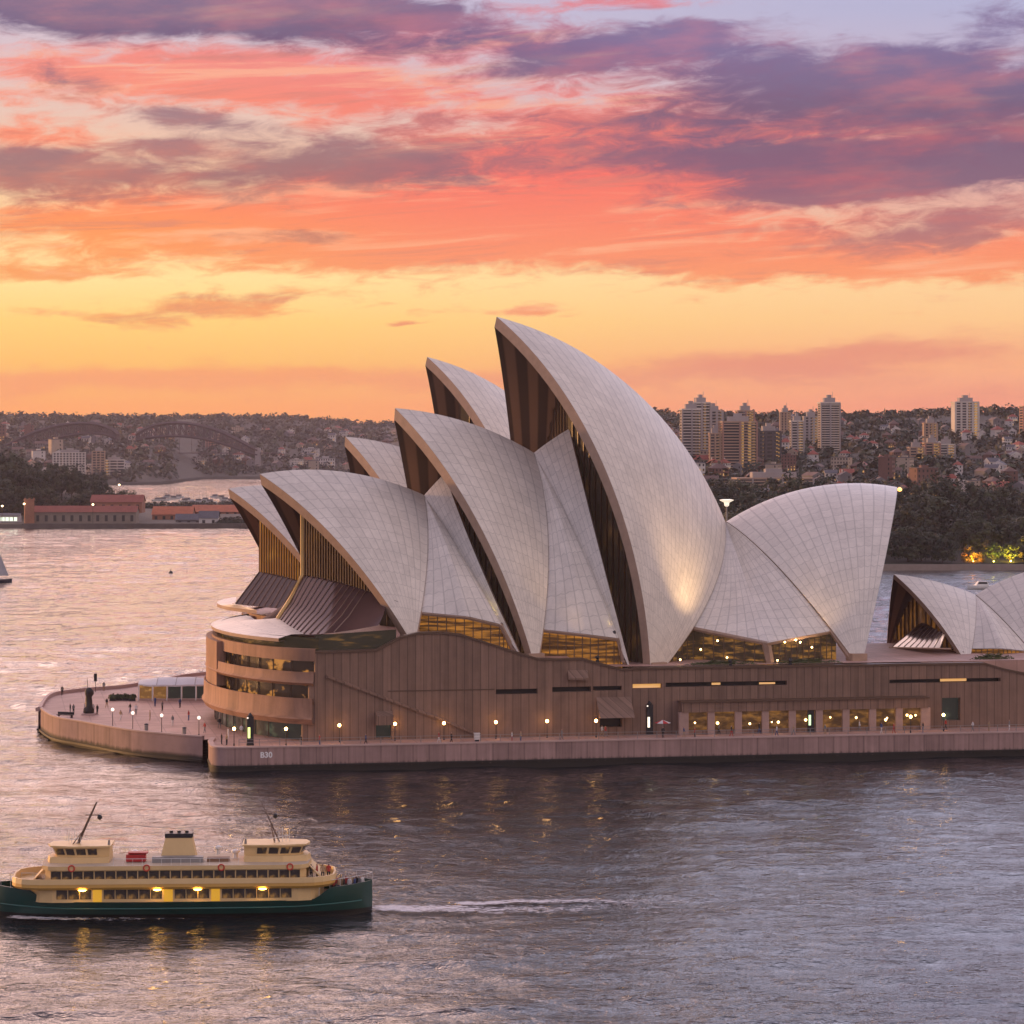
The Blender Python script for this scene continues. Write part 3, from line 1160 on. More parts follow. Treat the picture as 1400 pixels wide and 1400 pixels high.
# thin raised trim added for the stair's diagonal shadow line
q = MB()
for (pa, pb) in (((446, 922), (600, 980)), ((600, 980), (648, 1000))):
    ua, za = FW.uz(*pa)
    ub, zb = FW.uz(*pb)
    A = [FW.w(ua, 0.0, za), FW.w(ua, -0.35, za - 0.1), FW.w(ua, -0.35, za - 0.45), FW.w(ua, 0.0, za - 0.45)]
    B = [FW.w(ub, 0.0, zb), FW.w(ub, -0.35, zb - 0.1), FW.w(ub, -0.35, zb - 0.45), FW.w(ub, 0.0, zb - 0.45)]
    for k in range(4):
        q.face([A[k], A[(k + 1) % 4], B[(k + 1) % 4], B[k]])
    q.face(A)
    q.face(B)
part(q, "stair_line_trim", [m_granite], podium)
ua, za = FW.uz(530, 945)
ub, zb = FW.uz(676, 944)
q = MB()
q.box(ua, ub, -0.06, 0.0, za - 0.08, za + 0.08, 0, lambda p: FW.w(p.x, p.y, p.z))
part(q, "string_course", [m_bronze], podium)

# podium roof
q = MB()
roofz = 13.9
for a, b, v0, v1, z in ((0, 40, 1.2, 112, 15.2), (40, 88, 1.2, 112, 13.9), (88, UEND, 1.2, 39, roofz)):
    q.face([FW.w(a, v0, z), FW.w(b, v0, z), FW.w(b, v1, z), FW.w(a, v1, z)])
q.face([FW.w(96, 1.25, 8), FW.w(UEND, 1.25, 8), FW.w(UEND, 1.25, roofz), FW.w(96, 1.25, roofz)])
for (a, va, b, vb) in ((UEND, 0, UEND, 39), (UEND, 39, 88, 39), (88, 39, 88, 112), (88, 112, 0, 112)):
    q.face([FW.w(a, va, 0), FW.w(b, vb, 0), FW.w(b, vb, roofz), FW.w(a, va, roofz)])
part(q, "podium_roof", [m_deck], recalc=False)


# the curved balcony front, near nose and the far one behind it
def ring(p0, p1, z0, z1, mb, mi=0):
    """strip between plan curves p0 (at z0) and p1 (at z1)"""
    mb.grid([[FW.w(u, v, z0) for u, v in p0], [FW.w(u, v, z1) for u, v in p1]], mi)


def nose(vo, c, depth, v1f, du=0.0):
    N = 40
    vend = 2 * c - 0.2

    def cur(off, a=0.02, b=None):
        return [(u + du, v) for u, v in nose_pts(a, vend if b is None else b, N, off, c, vo, depth)]
    m_ = MB()
    ring(cur(-0.4), cur(-0.4), 15.5, 17.35, m_)
    ring(cur(-0.4), cur(-1.2), 17.35, 17.35, m_)
    ring(cur(-0.4), cur(-2.0), 15.5, 15.5, m_)
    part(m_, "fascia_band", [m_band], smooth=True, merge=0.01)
    for (zt, zb, zf, o1, o2) in ((13.9, 12.3, 11.9, 0.35, -0.5), (10.0, 6.9, 6.1, 0.9, -0.6)):
        m_ = MB()
        prf = [(o1 - 1.0, zt - 1.0), (o1 - 0.22, zt), (o1, zt), (o1 + 0.06, zb + 0.4), (o1 + 0.35, zb), (o1 - 0.1, zf), (-2.2, zf)]
        for (oa, za), (ob, zb_) in zip(prf, prf[1:]):
            ring(cur(oa), cur(ob), za, zb_, m_)
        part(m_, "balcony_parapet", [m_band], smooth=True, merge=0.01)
    for (za, zb, mt, nm_, off) in ((13.0, 15.5, m_band_glass, "balcony_window", -1.9), (9.4, 12.0, m_band_glass, "balcony_window", -1.7), (FLOOR, 6.3, m_green_glass, "ground_floor_window", -1.0)):
        m_ = MB()
        ring(cur(off), cur(off), za, zb, m_, 0)
        gpart = part(m_, nm_, [mt], smooth=True)
        m_ = MB()
        cc = [(u + du, v) for u, v in nose_pts(0.02, vend, 34, off + 0.12, c, vo, depth)]
        for u, v in cc[::2]:
            j_ = len(m_.v)
            if j_:
                m_.idx([j_ - 8 + 4, j_ - 8 + 5, j_ + 5, j_ + 4])
            m_.box(-0.07, 0.07, -0.07, 0.07, za, zb, 0, Matrix.Translation(FW.w(u, v, 0)))
        part(m_, "window_mullion", [m_bronze], gpart)
    # end cheek closing the bands against the long wall
    if vo == 0:
        m_ = MB()
        for (ua, ub, z0, z1) in ((-0.9, 0.0, 9.9, 13.9), (-1.9, 0.0, FLOOR, 9.9)):
            m_.box(ua, ub, 0.15, 1.4, z0, z1, 0, lambda p: FW.w(p.x, p.y, p.z))
        part(m_, "end_cheek", [m_granite])
    # solid return wall round the bow beyond the windows
    m_ = MB()
    a_ = [(u + du, v) for u, v in nose_pts(c * 0.72, vend, N, 0.55, c, vo, depth)]
    ring(a_, a_, 10.0, 17.0, m_)
    b_ = [(u + du, v) for u, v in nose_pts(c * 0.72, vend, N, -0.9, c, vo, depth)]
    ring(a_, b_, 17.0, 17.0, m_)
    m_.face([FW.w(*a_[0], 10.0), FW.w(*b_[0], 10.0), FW.w(*b_[0], 17.0), FW.w(*a_[0], 17.0)])
    part(m_, "return_wall", [m_band], smooth=True, merge=0.01)
    # terrace floor and the tiled foyer roof with a dark glazed gap below
    m_ = MB()
    ring(cur(-0.7), [(6.0, v) for u, v in cur(0)], 17.0, 17.0, m_)
    part(m_, "terrace_floor", [m_deck])


nose(0.0, 33.0, 13.0, 66)
nose(64.0, 26.0, 11.0, 120, 9.0)
# dark glazed gap along the top of the nose and under the skirt
m_ = MB()
cu = nose_pts(0.02, 60, 40, -1.8)
ring(cu, cu, 17.0, 19.0, m_)
ua, ub = 0.0, FW.uz(545, 870)[0]
m_.face([FW.w(0.3, 2.0, 16.0), FW.w(ub, 2.0, 16.0), FW.w(ub, 2.6, 20.0), FW.w(0.3, 2.6, 19.3)])
part(m_, "foyer_glazing", [litglass("foyer_gap_glass", (0.55, 0.26, 0.05), (0.022, 0.018, 0.008), 0.7, 0.16, 0.9, (0.55, 0.85), spec=0.1)], smooth=True)
# foyer roof: shallow tiled cone
m_ = MB()
zo = 18.7
oc_ = nose_pts(5.0, 61.0, 40, -0.3)
outer = [FW.w(u, v, zo) for (u, v) in oc_]
inb = [bl[2], bl[1], bl[0]]
inb = inb + [A1.mir(p) for p in (bl[1], bl[2])]
inner = [along(inb, i / 40) + Vector((0, 0, 0.12)) for i in range(41)]
rows = [outer, [a.lerp(b, 0.5) + Vector((0, 0, 0.3)) for a, b in zip(outer, inner)], inner]
uvs = [[(i * 0.5, r * 3.0) for i in range(41)] for r in range(3)]
m_.grid(rows, 0, uvs)
m_.grid([[p + Vector((0, 0, -0.5)) for p in outer], outer], 1)
m_.grid([[p + Vector((0, 0, -0.5)) for p in outer], [p + Vector((0, 0, -0.6)) for p in inner]], 1)
part(m_, "foyer_roof", [m_tile, m_rim], smooth=True, recalc=True, merge=0.001)
# the same small roof on the far nose
m_ = MB()
oc_ = nose_pts(6.0, 46.0, 30, -0.3, 26.0, 64.0, 11.0)
outer = [FW.w(u + 3.6, v, 18.9) for u, v in oc_]
cbf = hb(322, 826)
inner = []
for q0 in outer:
    p = q0.lerp(cbf, 0.8)
    inner.append(p)
m_.grid([outer, inner], 0, [[(i * 0.5, r * 4.0) for i in range(31)] for r in range(2)])
m_.grid([[p + Vector((0, 0, -0.6)) for p in outer], outer], 1)
part(m_, "foyer_roof", [m_tile, m_rim], smooth=True, merge=0.001)


# ------------------------------------------------------------------ foyer windows under the side shells
def foyer_window(line, zb, mat, name="foyer_window", rec=0.9, shrink=0.985):
    m_ = MB()
    head = [along(line, k / 12 * 0.98 + 0.01) for k in range(13)]
    head = [p + HALL.v * rec - Vector((0, 0, 0.25)) for p in head]
    m_.grid([head, [Vector((p.x, p.y, min(zb, p.z - 0.1))) for p in head]], 0)
    gl = part(m_, name, [mat])
    for k in range(1, 12):
        p = head[k] - HALL.v * 0.06
        if p.z - zb < 0.6:
            continue
        q = MB()
        q.box(-0.07, 0.07, -0.06, 0.06, zb, p.z, 0, Matrix.Translation((p.x, p.y, 0)))
        part(q, "window_mullion", [m_bronze], gl)
    return gl


foyer_window(S1, 14.5, m_foyer)
foyer_window(S2, 13.0, m_foyer)
m_court = litglass("glass_court_window", (0.55, 0.24, 0.04), (0.03, 0.018, 0.01), 0.8, 0.3, 1.6, (0.45, 0.8), spec=0.12)
S3, S4 = [A3.pt(1, 0.12), push(e5, 0.3), c5], [c5, push(e6, 0.3), A4.pt(1, 0.14)]
foyer_window(S3, 13.5, m_court)
foyer_window(S4, 13.5, m_court)
# concrete frames round them
m_ = MB()
for line in (S1, S2, [push(e5, 0.3), c5, push(e6, 0.3)]):
    m_.tube([p + HALL.v * 0.5 - Vector((0, 0, 0.25)) for p in line], 0.38, 6)
m_.tube([c5 + HALL.v * 1.0, FW.hit(1052, 906, 4.0)], 0.75, 6)
for S, e, i in ((A1, e1, 1), (B1, e2, 1), (A2, e3, 1), (B2, e4, 1), (A3, e5, 1), (A4, e6, 1)):
    f0 = S.pt(i, 0.05)
    m_.tube([e + HALL.v * 0.6, f0 + HALL.v * 0.8], [0.4, 0.55], 6)
part(m_, "window_frame", [m_rim])
# pedestals
for S in (A1, A2, A3, A4):
    m_ = MB()
    p = S.pt(0.5, 0.07)
    M4 = Matrix.Translation((p.x, p.y, 0)) @ Matrix.Rotation(HALL.a, 4, 'Z')
    m_.box(-1.3, 1.3, -0.9, 1.4, 12.5, p.z - 0.4, 0, M4)
    part(m_, "pedestal", [m_rim])

# ------------------------------------------------------------------ arcade at the foot of the wall
ar = hole(930, 956, 1259, 997)
ua, ub = ar[0], ar[1]
AV = -2.2
za_top = FW.uz(1090, 958, AV)[1]
zo_top = FW.uz(1090, 971, AV)[1]
m_ = MB()
m_.box(ua - 0.3, ub + 0.3, AV - 0.25, -0.002, zo_top, za_top, 0, lambda p: FW.w(p.x, p.y, p.z))
m_.box(ua - 0.5, ub + 0.5, AV - 0.5, -0.002, za_top, za_top + 0.22, 1, lambda p: FW.w(p.x, p.y, p.z))
arc = part(m_, "arcade", [m_granite, m_bronze])
nb = 9
m_pillar = plain("pale_granite_pillar", (0.40, 0.27, 0.225), 0.7)
m_ = MB()
for k in range(nb + 1):
    u = ua + (ub - ua) * k / nb
    m_ = MB()
    w = 0.55 if 0 < k < nb else 0.75
    m_.box(u - w, u + w, AV - 0.1, AV + 0.7, FLOOR, zo_top, 0, lambda p: FW.w(p.x, p.y, p.z))
    part(m_, "pillar", [m_pillar], arc)
    if k < nb:
        m_ = MB()
        u2 = ua + (ub - ua) * (k + 1) / nb
        m_.box(u + 0.5, u2 - 0.5, AV + 0.45, AV + 0.52, FLOOR + 0.7, zo_top - 0.002, 0, lambda p: FW.w(p.x, p.y, p.z))
        m_.box(u + 0.5, u2 - 0.5, AV + 0.3, AV + 0.6, FLOOR, FLOOR + 0.7, 1, lambda p: FW.w(p.x, p.y, p.z))
        part(m_, "shop_window", [litglass("arcade_glass", (0.30, 0.13, 0.03), (0.05, 0.022, 0.008), 1.0, 0.5, 1.2, (0.4, 0.8), spec=0.12) if k == 0 else bpy.data.materials["arcade_glass"], m_granite], arc)

pend = MB()
pend.lathe([(0.05, -0.2), (0.2, -0.05), (0.2, 0.1), (0.05, 0.2)], 8)
pmesh = pend.mesh("pendant_lamp", m_warm)
rpl = random.Random(8)
for k in range(nb):
    for q in range(rpl.choice([1, 2, 2])):
        u = ua + (ub - ua) * (k + 0.2 + 0.6 * rpl.random()) / nb
        o = link("pendant_lamp", pmesh, arc)
        o.location = OI @ FW.w(u, AV + 0.25, FLOOR + rpl.uniform(1.5, 2.4))
        o.scale = (0.6 + 0.5 * rpl.random(),) * 3
for (px, py) in ((981, 876), (930, 902), (994, 899), (1073, 878), (1088, 875), (1094, 878), (1063, 903), (958, 888), (1110, 885)):
    o = link("pendant_lamp", pmesh, opera)
    o.location = OI @ FW.hit(px, py, 3.0)
    o.scale = (0.8, 0.8, 0.8)

# ------------------------------------------------------------------ restaurant pavilion on the right end of the podium
rest = opera
RV = 24.0
HALL3 = Frame(*FW.w(0, 0, 0).xy, 14.0)
rp = rayplane(HALL3, RV)
rf = lambda px, py, v=12.0: FW.hit(px, py, v)
R1 = Shell(HALL3, RV, rf(1324, 912), rp(1222, 785), rp(1334, 813), rp(1280, 795), th=0.7)
R2 = Shell(HALL3, RV, rf(1432, 918), rp(1450, 772), rp(1334, 813), rp(1392, 785), th=0.7)
print('R', R1.rho, R2.rho)
R1.build("restaurant_shell", 16, 18, label="small shell roof at the right end, open to the left")
R2.build("restaurant_shell", 16, 18, label="small shell roof cut by the right edge, open to the right")
bt = [edge_at(R1, 1, 886), FW.hit(1372, 886, 12.6), edge_at(R2, 1, 890)]
infill(R1, R2, bt, 0.0)
gq, cpr, er = mouth_glass(R1, 5.0, 14.2, m_amber, 8, 0.1)
foyer_window(bt, 13.5, m_foyer)
# little ribbed glass canopy in its mouth
m_, m2 = MB(), MB()
up, dn = [], []
c0 = rp(1262, 850)
for k in range(9):
    t = k / 8
    a = c0.lerp(FW.hit(1292, 868, 13.5), t)
    b = rp(1220, 884).lerp(FW.hit(1285, 886, 11.5), t)
    up.append(a)
    dn.append(b)
    m2.tube([a, b], 0.08, 4)
m_.grid([up, dn], 0)
sk3 = part(m_, "glass_skirt", [m_skirt], recalc=False)
part(m2, "skirt_rib", [m_bronze], parent=sk3)
m_ = MB()
m_.tube([FW.hit(1215, 885, 14), FW.hit(1300, 887, 11)], 0.12, 5)
part(m_, "canopy_beam", [m_rim])

# ------------------------------------------------------------------ floodlights on the podium, washing the shells
def floodlight(loc, target, energy, size_deg, blend=1.0, col=(1.0, 0.64, 0.32), label=None):
    t = thing("floodlight", label, "floodlight", loc, 0, "floodlights washing the shells")
    d = (Vector(target) - Vector(loc))
    m_ = MB()
    m_.box(-0.25, 0.25, -0.2, 0.2, -0.32, 0.3)
    q = d.to_track_quat('Z', 'Y').to_matrix().to_4x4()
    h = MB()
    h.lathe([(0.16, -0.3), (0.3, -0.1), (0.34, 0.22)], 10)
    h.v = [tuple(q @ Vector(p) + Vector((0, 0, 0.65))) for p in h.v]
    m_.obj("base", m_black, t)
    h.obj("lamp_head", m_black, t)
    l = bpy.data.lights.new("flood_beam", 'SPOT')
    l.energy = energy
    l.color = col
    l.spot_size = D2R(size_deg)
    l.spot_blend = blend
    l.shadow_soft_size = 0.4
    lo = bpy.data.objects.new("flood_beam", l)
    COL.objects.link(lo)
    lo.parent = t
    lo.location = Vector((0, 0, 0.65)) + d.normalized() * 0.5
    lo.rotation_euler = (-d).to_track_quat('Z', 'Y').to_euler()
    return t


def on_shell(S, i, t):
    return S.pt(i, t)


def wf(px):
    u = FW.uz(px, 908)[0]
    return FW.w(u, 0.6, ztop(u) + 0.08)


floodlight(wf(1000), on_shell(A3, 0.55, 0.66), 26000, 56, label="black floodlight on the wall edge aimed at the tallest shell's right side")
floodlight(wf(1082), on_shell(A4, 0.2, 0.8), 6000, 50, label="black floodlight on the wall edge aimed at the right shell")
floodlight(wf(818), on_shell(A2, 0.5, 0.62), 3500, 40, label="black floodlight on the wall edge aimed at the middle shell")
floodlight(edge_at(B2, 1, 870) - HALL.u * 0.4 - HALL.v * 0.6, on_shell(B2, 0.8, 0.45) - HALL.u * 3, 4000, 70, col=(1.0, 0.75, 0.2), label="small floodlight in the gap beside the tallest shell's foot")
floodlight(edge_at(B1, 1, 860) - HALL.u * 0.4 - HALL.v * 0.6, on_shell(B1, 0.8, 0.45) - HALL.u * 3, 2600, 70, col=(1.0, 0.75, 0.2), label="small floodlight in the gap beside the middle shell's foot")

# lamp at the tip of the right shell and in the slot of the tallest shell
m_ = MB()
m_.lathe([(0.1, -0.35), (0.38, -0.2), (0.42, 0.1), (0.15, 0.35)], 10)
tp = A4.ridge(0.0)
o = m_.obj("tip_lamp", lampmat("tip_lamp_glow", (1.0, 0.5, 0.08), 2.2), opera)
o.location = OI @ (tp + HALL2.u * 0.4 + Vector((0, 0, -0.4)))
m_ = MB()
for k in range(8):
    m_.vert((0, 0, 0))
m_ = MB()
pts = [A3.pt(0.0, t, 0.8) + HALL.u * 0.7 + HALL.v * 0.5 for t in (0.24, 0.28, 0.32, 0.36, 0.40)]
m_.tube(pts, [0.1, 0.2, 0.25, 0.2, 0.08], 6)
part(m_, "slot_lamp", [lampmat("slot_lamp_glow", (1.0, 0.62, 0.06), 1.6)])

# ------------------------------------------------------------------ promenade, quay and sea walls
CURVE_PX = [(277, 1043, 0.0), (240, 1040, 0.0), (177, 1033, 0.0), (114, 1021, 0.0), (74, 1013, 0.0), (55.5, 1001, 0.0)]
cpts = [Gd(*q) for q in CURVE_PX] + [Gd(53.5, 966, 4.1), Gd(68, 948, 4.1), Gd(108, 941, 4.1), Gd(168, 936, 4.1), Gd(217, 928, 4.1), Gd(290, 917.5, 4.1)]
cpts = [Vector((p.x, p.y)) for p in cpts] + [Vector((-30, 540)), Vector((20, 556))]


def catmull(pts, n=8):
    res = []
    for k in range(len(pts) - 1):
        p0, p1, p2, p3 = pts[max(k - 1, 0)], pts[k], pts[k + 1], pts[min(k + 2, len(pts) - 1)]
        for i in range(n):
            t = i / n
            res.append(0.5 * ((2 * p1) + (p2 - p0) * t + (2 * p0 - 5 * p1 + 4 * p2 - p3) * t * t + (3 * p1 - p0 - 3 * p2 + p3) * t ** 3))
    res.append(pts[-1])
    return res


curve = catmull(cpts)
cor = []
r = 2.6
for k in range(9):
    a = -PI / 2 - k / 8 * PI / 2
    p = FQ.w(r + r * math.cos(a), r + r * math.sin(a), 0)
    cor.append(Vector((p.x, p.y)))
qend = FQ.w(230, 0, 0)
jx = curve[0]
quay = [Vector((qend.x, qend.y))] + [Vector(FQ.w(u, 0, 0).xy) for u in range(220, 0, -20) if u > r] + cor + [Vector(FQ.w(0.05, 9, 0).xy), jx + Vector((1.2, 0.9))]
outline = quay + curve + [Vector((qend.x + 30, 600))]
m_ = MB()
m_.face([(p.x, p.y, FLOOR) for p in outline])
me = m_.mesh("promenade", [m_deck])
tag(link("promenade", me), kind="structure")


def sweep(path, prof, mi, m_, close=False):
    """prof: list of (offset to the outside, z); outside is to the right of the walking direction"""
    rows = []
    for k, p in enumerate(path):
        d = (path[min(k + 1, len(path) - 1)] - path[max(k - 1, 0)]).normalized()
        nrm = Vector((-d.y, d.x))
        rows.append([(p.x - nrm.x * -o, p.y - nrm.y * -o, z) for o, z in prof])
    m_.grid(rows, mi)


def walls(name, path, top, label, par, mats):
    t = thing(name, label, "wall", (path[0].x, path[0].y, 0))
    inv = to_local(t)
    a = MB()
    sweep(path, [(0.0, -1.5), (0.0, top - 0.22)], 0, a)
    part(a, "wall_face", [mats[0]], t, inv, smooth=True, recalc=False)
    b = MB()
    sweep(path, [(0.0, top - 0.22), (0.1, top - 0.22), (0.1, top), (-par, top), (-par, FLOOR - 0.02)], 0, b)
    part(b, "coping", [mats[1]], t, inv, recalc=False)
    return t, inv


def orient(path):
    # outside must be on the left-hand normal (-dy, dx); check with the land's centre
    c = Vector((20, 460))
    k = len(path) // 2
    d = path[k + 1] - path[k]
    return path if Vector((-d.y, d.x)).dot(path[k] - c) > 0 else path[::-1]


qw, qinv = walls("quay_wall", orient(quay), 3.78, "long straight purplish granite quay wall along the water with a white number on it", 0.7, (m_quay, m_cope))
sw, swinv = walls("sea_wall", orient(curve), 4.1, "curved granite sea wall round the promenade's tip, lit orange at its left end", 0.45, (m_quay, m_cope))
m_ = MB()
pp = orient(quay)
sweep(pp, [(0.16, 0.75), (0.16, 1.0), (0.02, 1.0)], 0, m_)
part(m_, "waterline_ledge", [m_dark], qw, qinv, recalc=False)
m_ = MB()
sweep(orient(curve), [(0.0, 0.55), (0.3, 0.55), (0.3, 0.2)], 0, m_)
part(m_, "waterline_ledge", [m_dark], sw, swinv, recalc=False)
# the painted number
fc = bpy.data.curves.new("berth_number", 'FONT')
fc.body = "B30"
fc.size = 1.15
fc.extrude = 0.01
fc.offset = 0.035
fc.align_x = 'CENTER'
fo = bpy.data.objects.new("tmp", fc)
COL.objects.link(fo)
bpy.context.view_layer.update()
tm = bpy.data.meshes.new_from_object(fo.evaluated_get(bpy.context.evaluated_depsgraph_get()))
bpy.data.objects.remove(fo)
tm.materials.clear()
tm.materials.append(plain("marking_white", (0.88, 0.86, 0.84), 0.6))
to = link("berth_number", tm, qw)
uq = FQ.hit(364, 1031, 0)
to.matrix_local = qinv @ (Matrix.Translation(uq - FQ.v * 0.02 + Vector((0, 0, -0.5))) @ Matrix.Rotation(FQ.a, 4, 'Z') @ Matrix.Rotation(PI / 2, 4, 'X'))

# railing along the quay edge: posts every few metres carry two wires
rt = thing("railing", "thin dark handrail along the straight quay edge", "railing", FQ.w(0, 0.5, 3.78), FQ.a)
m_ = MB()
for z in (0.55, 1.0):
    m_.tube([(4, 0, z), (150, 0, z)], 0.03, 4)
m_.obj("rail", m_grey, rt)
for u in range(4, 134, 3):
    m_ = MB() if u == 4 else m_
    if u == 4:
        m_.box(-0.04, 0.04, -0.04, 0.04, 0, 1.02)
        pm = m_.mesh("post", m_grey)
    o = link("post", pm, rt)
    o.location = (u, 0, 0)

# ------------------------------------------------------------------ lamp posts
m_globe = lampmat("lamp_globe_glow", (1.0, 0.52, 0.15), 26.0)
m_globe_w = lampmat("lamp_globe_white", (1.0, 0.84, 0.68), 1.5)


def lamp_proto(h, r, mt, label, group):
    t = thing("lamp_post", label, "lamp", (0, 0, 0), 0, group)
    a = MB()
    a.tube([(0, 0, 0), (0, 0, 0.35), (0, 0, 0.4), (0, 0, h)], [0.11, 0.11, 0.055, 0.045], 8)
    a.obj("pole", m_black, t)
    b = MB()
    b.lathe([(0.06, h), (r * 0.75, h + r * 0.35), (r, h + r), (r * 0.75, h + r * 1.65), (0.05, h + 2 * r)], 12)
    b.obj("globe", mt, t, smooth='all')
    return t


lp = lamp_proto(2.6, 0.27, m_globe_w, "slim lamp post with a white globe standing along the curved promenade", "globe lamps on the curved promenade")
first = True
for px, py in ((154, 996), (181.5, 1001), (221, 1004.5), (272, 1008)):
    p = Gd(px, py - 1.0, FLOOR)
    o = lp if first else dup(lp)
    first = False
    o.location = p
lq = lamp_proto(2.3, 0.24, m_globe, "slim glowing globe lamp standing before the long granite podium wall", "glowing lamps along the podium wall")
first = True
for px, dv in ((464, -1.6), (540, -1.2), (607, -1.6), (678, -1.6), (748, -1.6), (815, -2.6)):
    u = FW.hit(px, 1000, dv)
    o = lq if first else dup(lq)
    first = False
    o.location = (u.x, u.y, FLOOR)
for px, dv, lab in ((320, -3.4, "globe lamp post in front of the curved ground floor windows"), (391, -5.0, "globe lamp post at the right end of the ground floor windows"),
                    (1290, -4.5, "globe lamp post by the dark door at the right end of the wall"), (1245, -6.0, "low globe lamp just right of the arcade")):
    u = FW.hit(px, 1005, dv)
    o = dup(lq)
    o.location = (u.x, u.y, FLOOR)
    o["label"] = lab
    del o["group"]


# ------------------------------------------------------------------ black sign pylons
def pylon(px, py, h, label, col, dv=0.0):
    p = Gd(px, py, FLOOR)
    t = thing("sign_pylon", label, "sign pylon", p, FW.a, "black sign pylons")
    a = MB()
    a.box(-0.55, 0.55, -0.35, 0.35, 0, 0.25)
    a.box(-0.5, 0.5, -0.3, 0.3, 0.25, h)
    a.lathe([(0.32, 0), (0.4, 0.12), (0.2, 0.35), (0.06, 0.55)], 8, 0, (0, 0, h))
    a.obj("body", m_black, t)
    b = MB()
    b.box(-0.38, -0.02, -0.33, -0.302, 1.1, 2.7)
    b.obj("lit_panel", lampmat("pylon_panel", col, 1.6), t)
    c = MB()
    c.lathe([(0.05, -0.1), (0.14, 0.0), (0.05, 0.1)], 8)
    oo = c.obj("spot", m_globe_w, t)
    oo.location = (-0.4, -0.36, h - 0.2)
    return t


pylon(342, 1019, 4.3, "black sign pylon with a yellow green lit panel at the quay corner", (0.75, 0.9, 0.15, 1))
pylon(888, 1004, 4.6, "black sign pylon with a white lit panel left of the arcade", (1.0, 0.85, 0.6, 1))
pylon(1108, 1001, 4.7, "black sign pylon with a pale green panel before the arcade", (0.45, 0.8, 0.35, 1))

# ------------------------------------------------------------------ sunshade and small kiosk box
p = Gd(906, 1007, FLOOR)
t = thing("parasol", "red and white parasol open on the quay left of the arcade", "parasol", p)
a = MB()
a.tube([(0, 0, 0), (0, 0, 2.35)], 0.035, 6)
a.obj("pole", m_grey, t)
a = MB()
m_red = plain("red_cloth", (0.55, 0.05, 0.05), 0.8)
for k in range(8):
    t0, t1 = 2 * PI * k / 8, 2 * PI * (k + 1) / 8
    a.face([(0, 0, 2.55), (1.25 * math.cos(t0), 1.25 * math.sin(t0), 2.1), (1.25 * math.cos(t1), 1.25 * math.sin(t1), 2.1)], k % 2)
    a.face([(0, 0, 2.5), (1.25 * math.cos(t1), 1.25 * math.sin(t1), 2.07), (1.25 * math.cos(t0), 1.25 * math.sin(t0), 2.07)], k % 2)
a.obj("canopy", [m_red, m_white], t, recalc=False)
p = FW.hit(652, 1010, -5.0)
t = thing("ticket_box", "small white cabinet standing alone on the quay", "cabinet", (p.x, p.y, FLOOR), FW.a)
a = MB()
a.box(-0.4, 0.4, -0.3, 0.3, 0.35, 1.25)
a.box(-0.46, 0.46, -0.36, 0.36, 1.25, 1.33)
a.obj("body", m_white, t)
a = MB()
a.box(-0.3, 0.3, -0.2, 0.2, 0, 0.35)
a.obj("plinth", m_black, t)


# ------------------------------------------------------------------ people
def person_mesh(name, pose, mats):
    """one continuous skinned body; mats: skin, top, trousers, hair"""
    s = {'stand': (0.0, 0.0, 0.06), 'walk': (0.28, 0.22, 0.12), 'lean': (0.05, 0.30, 0.1)}[pose]
    stride, arm, _ = s
    V = [(0, 0, 0.95), (0, 0, 1.15), (0, -0.01, 1.38), (0, 0, 1.50), (0, 0.0, 1.60), (0, 0.0, 1.70),
         (0.10, 0, 0.88), (0.11, -stride * 0.45, 0.50), (0.11, -stride * 0.75, 0.08), (0.12, -stride * 0.75 - 0.16, 0.04),
         (-0.10, 0, 0.88), (-0.11, stride * 0.25, 0.50), (-0.11, stride * 0.9, 0.10), (-0.12, stride * 0.9 - 0.15, 0.05),
         (0.19, 0, 1.40), (0.25, arm * 0.4, 1.14), (0.24, -arm * 0.2 - 0.05, 0.90),
         (-0.19, 0, 1.40), (-0.25, -arm * 0.4, 1.14), (-0.24, -arm * 0.9 - 0.05, 0.92)]
    E = [(0, 1), (1, 2), (2, 3), (3, 4), (4, 5), (0, 6), (6, 7), (7, 8), (8, 9), (0, 10), (10, 11), (11, 12), (12, 13), (2, 14), (14, 15), (15, 16), (2, 17), (17, 18), (18, 19)]
    R = [0.15, 0.14, 0.16, 0.065, 0.095, 0.085, 0.10, 0.07, 0.05, 0.04, 0.10, 0.07, 0.05, 0.04, 0.065, 0.05, 0.04, 0.065, 0.05, 0.04]
    me = bpy.data.meshes.new(name + "_skel")
    me.from_pydata(V, E, [])
    ob = bpy.data.objects.new("tmp", me)
    COL.objects.link(ob)
    mod = ob.modifiers.new("skin", 'SKIN')
    for k, d in enumerate(me.skin_vertices[0].data):
        d.radius = (R[k], R[k] * (0.75 if k in (0, 1, 2) else 1.0))
        d.use_root = k == 0
    sb = ob.modifiers.new("sub", 'SUBSURF')
    sb.levels = 1
    bpy.context.view_layer.update()
    res = bpy.data.meshes.new_from_object(ob.evaluated_get(bpy.context.evaluated_depsgraph_get()))
    bpy.data.objects.remove(ob)
    res.name = name
    res.materials.clear()
    for mt in mats:
        res.materials.append(mt)
    for pl in res.polygons:
        c = pl.center
        if c.z > 1.51:
            pl.material_index = 3 if (c.z > 1.72 or c.y > 0.03) else 0
        elif c.z > 0.93 and not (abs(c.x) > 0.2 and c.z < 0.97):
            pl.material_index = 1
        elif abs(c.x) > 0.2 and c.z > 0.8:
            pl.material_index = 0
        else:
            pl.material_index = 2
        pl.use_smooth = True
    return res


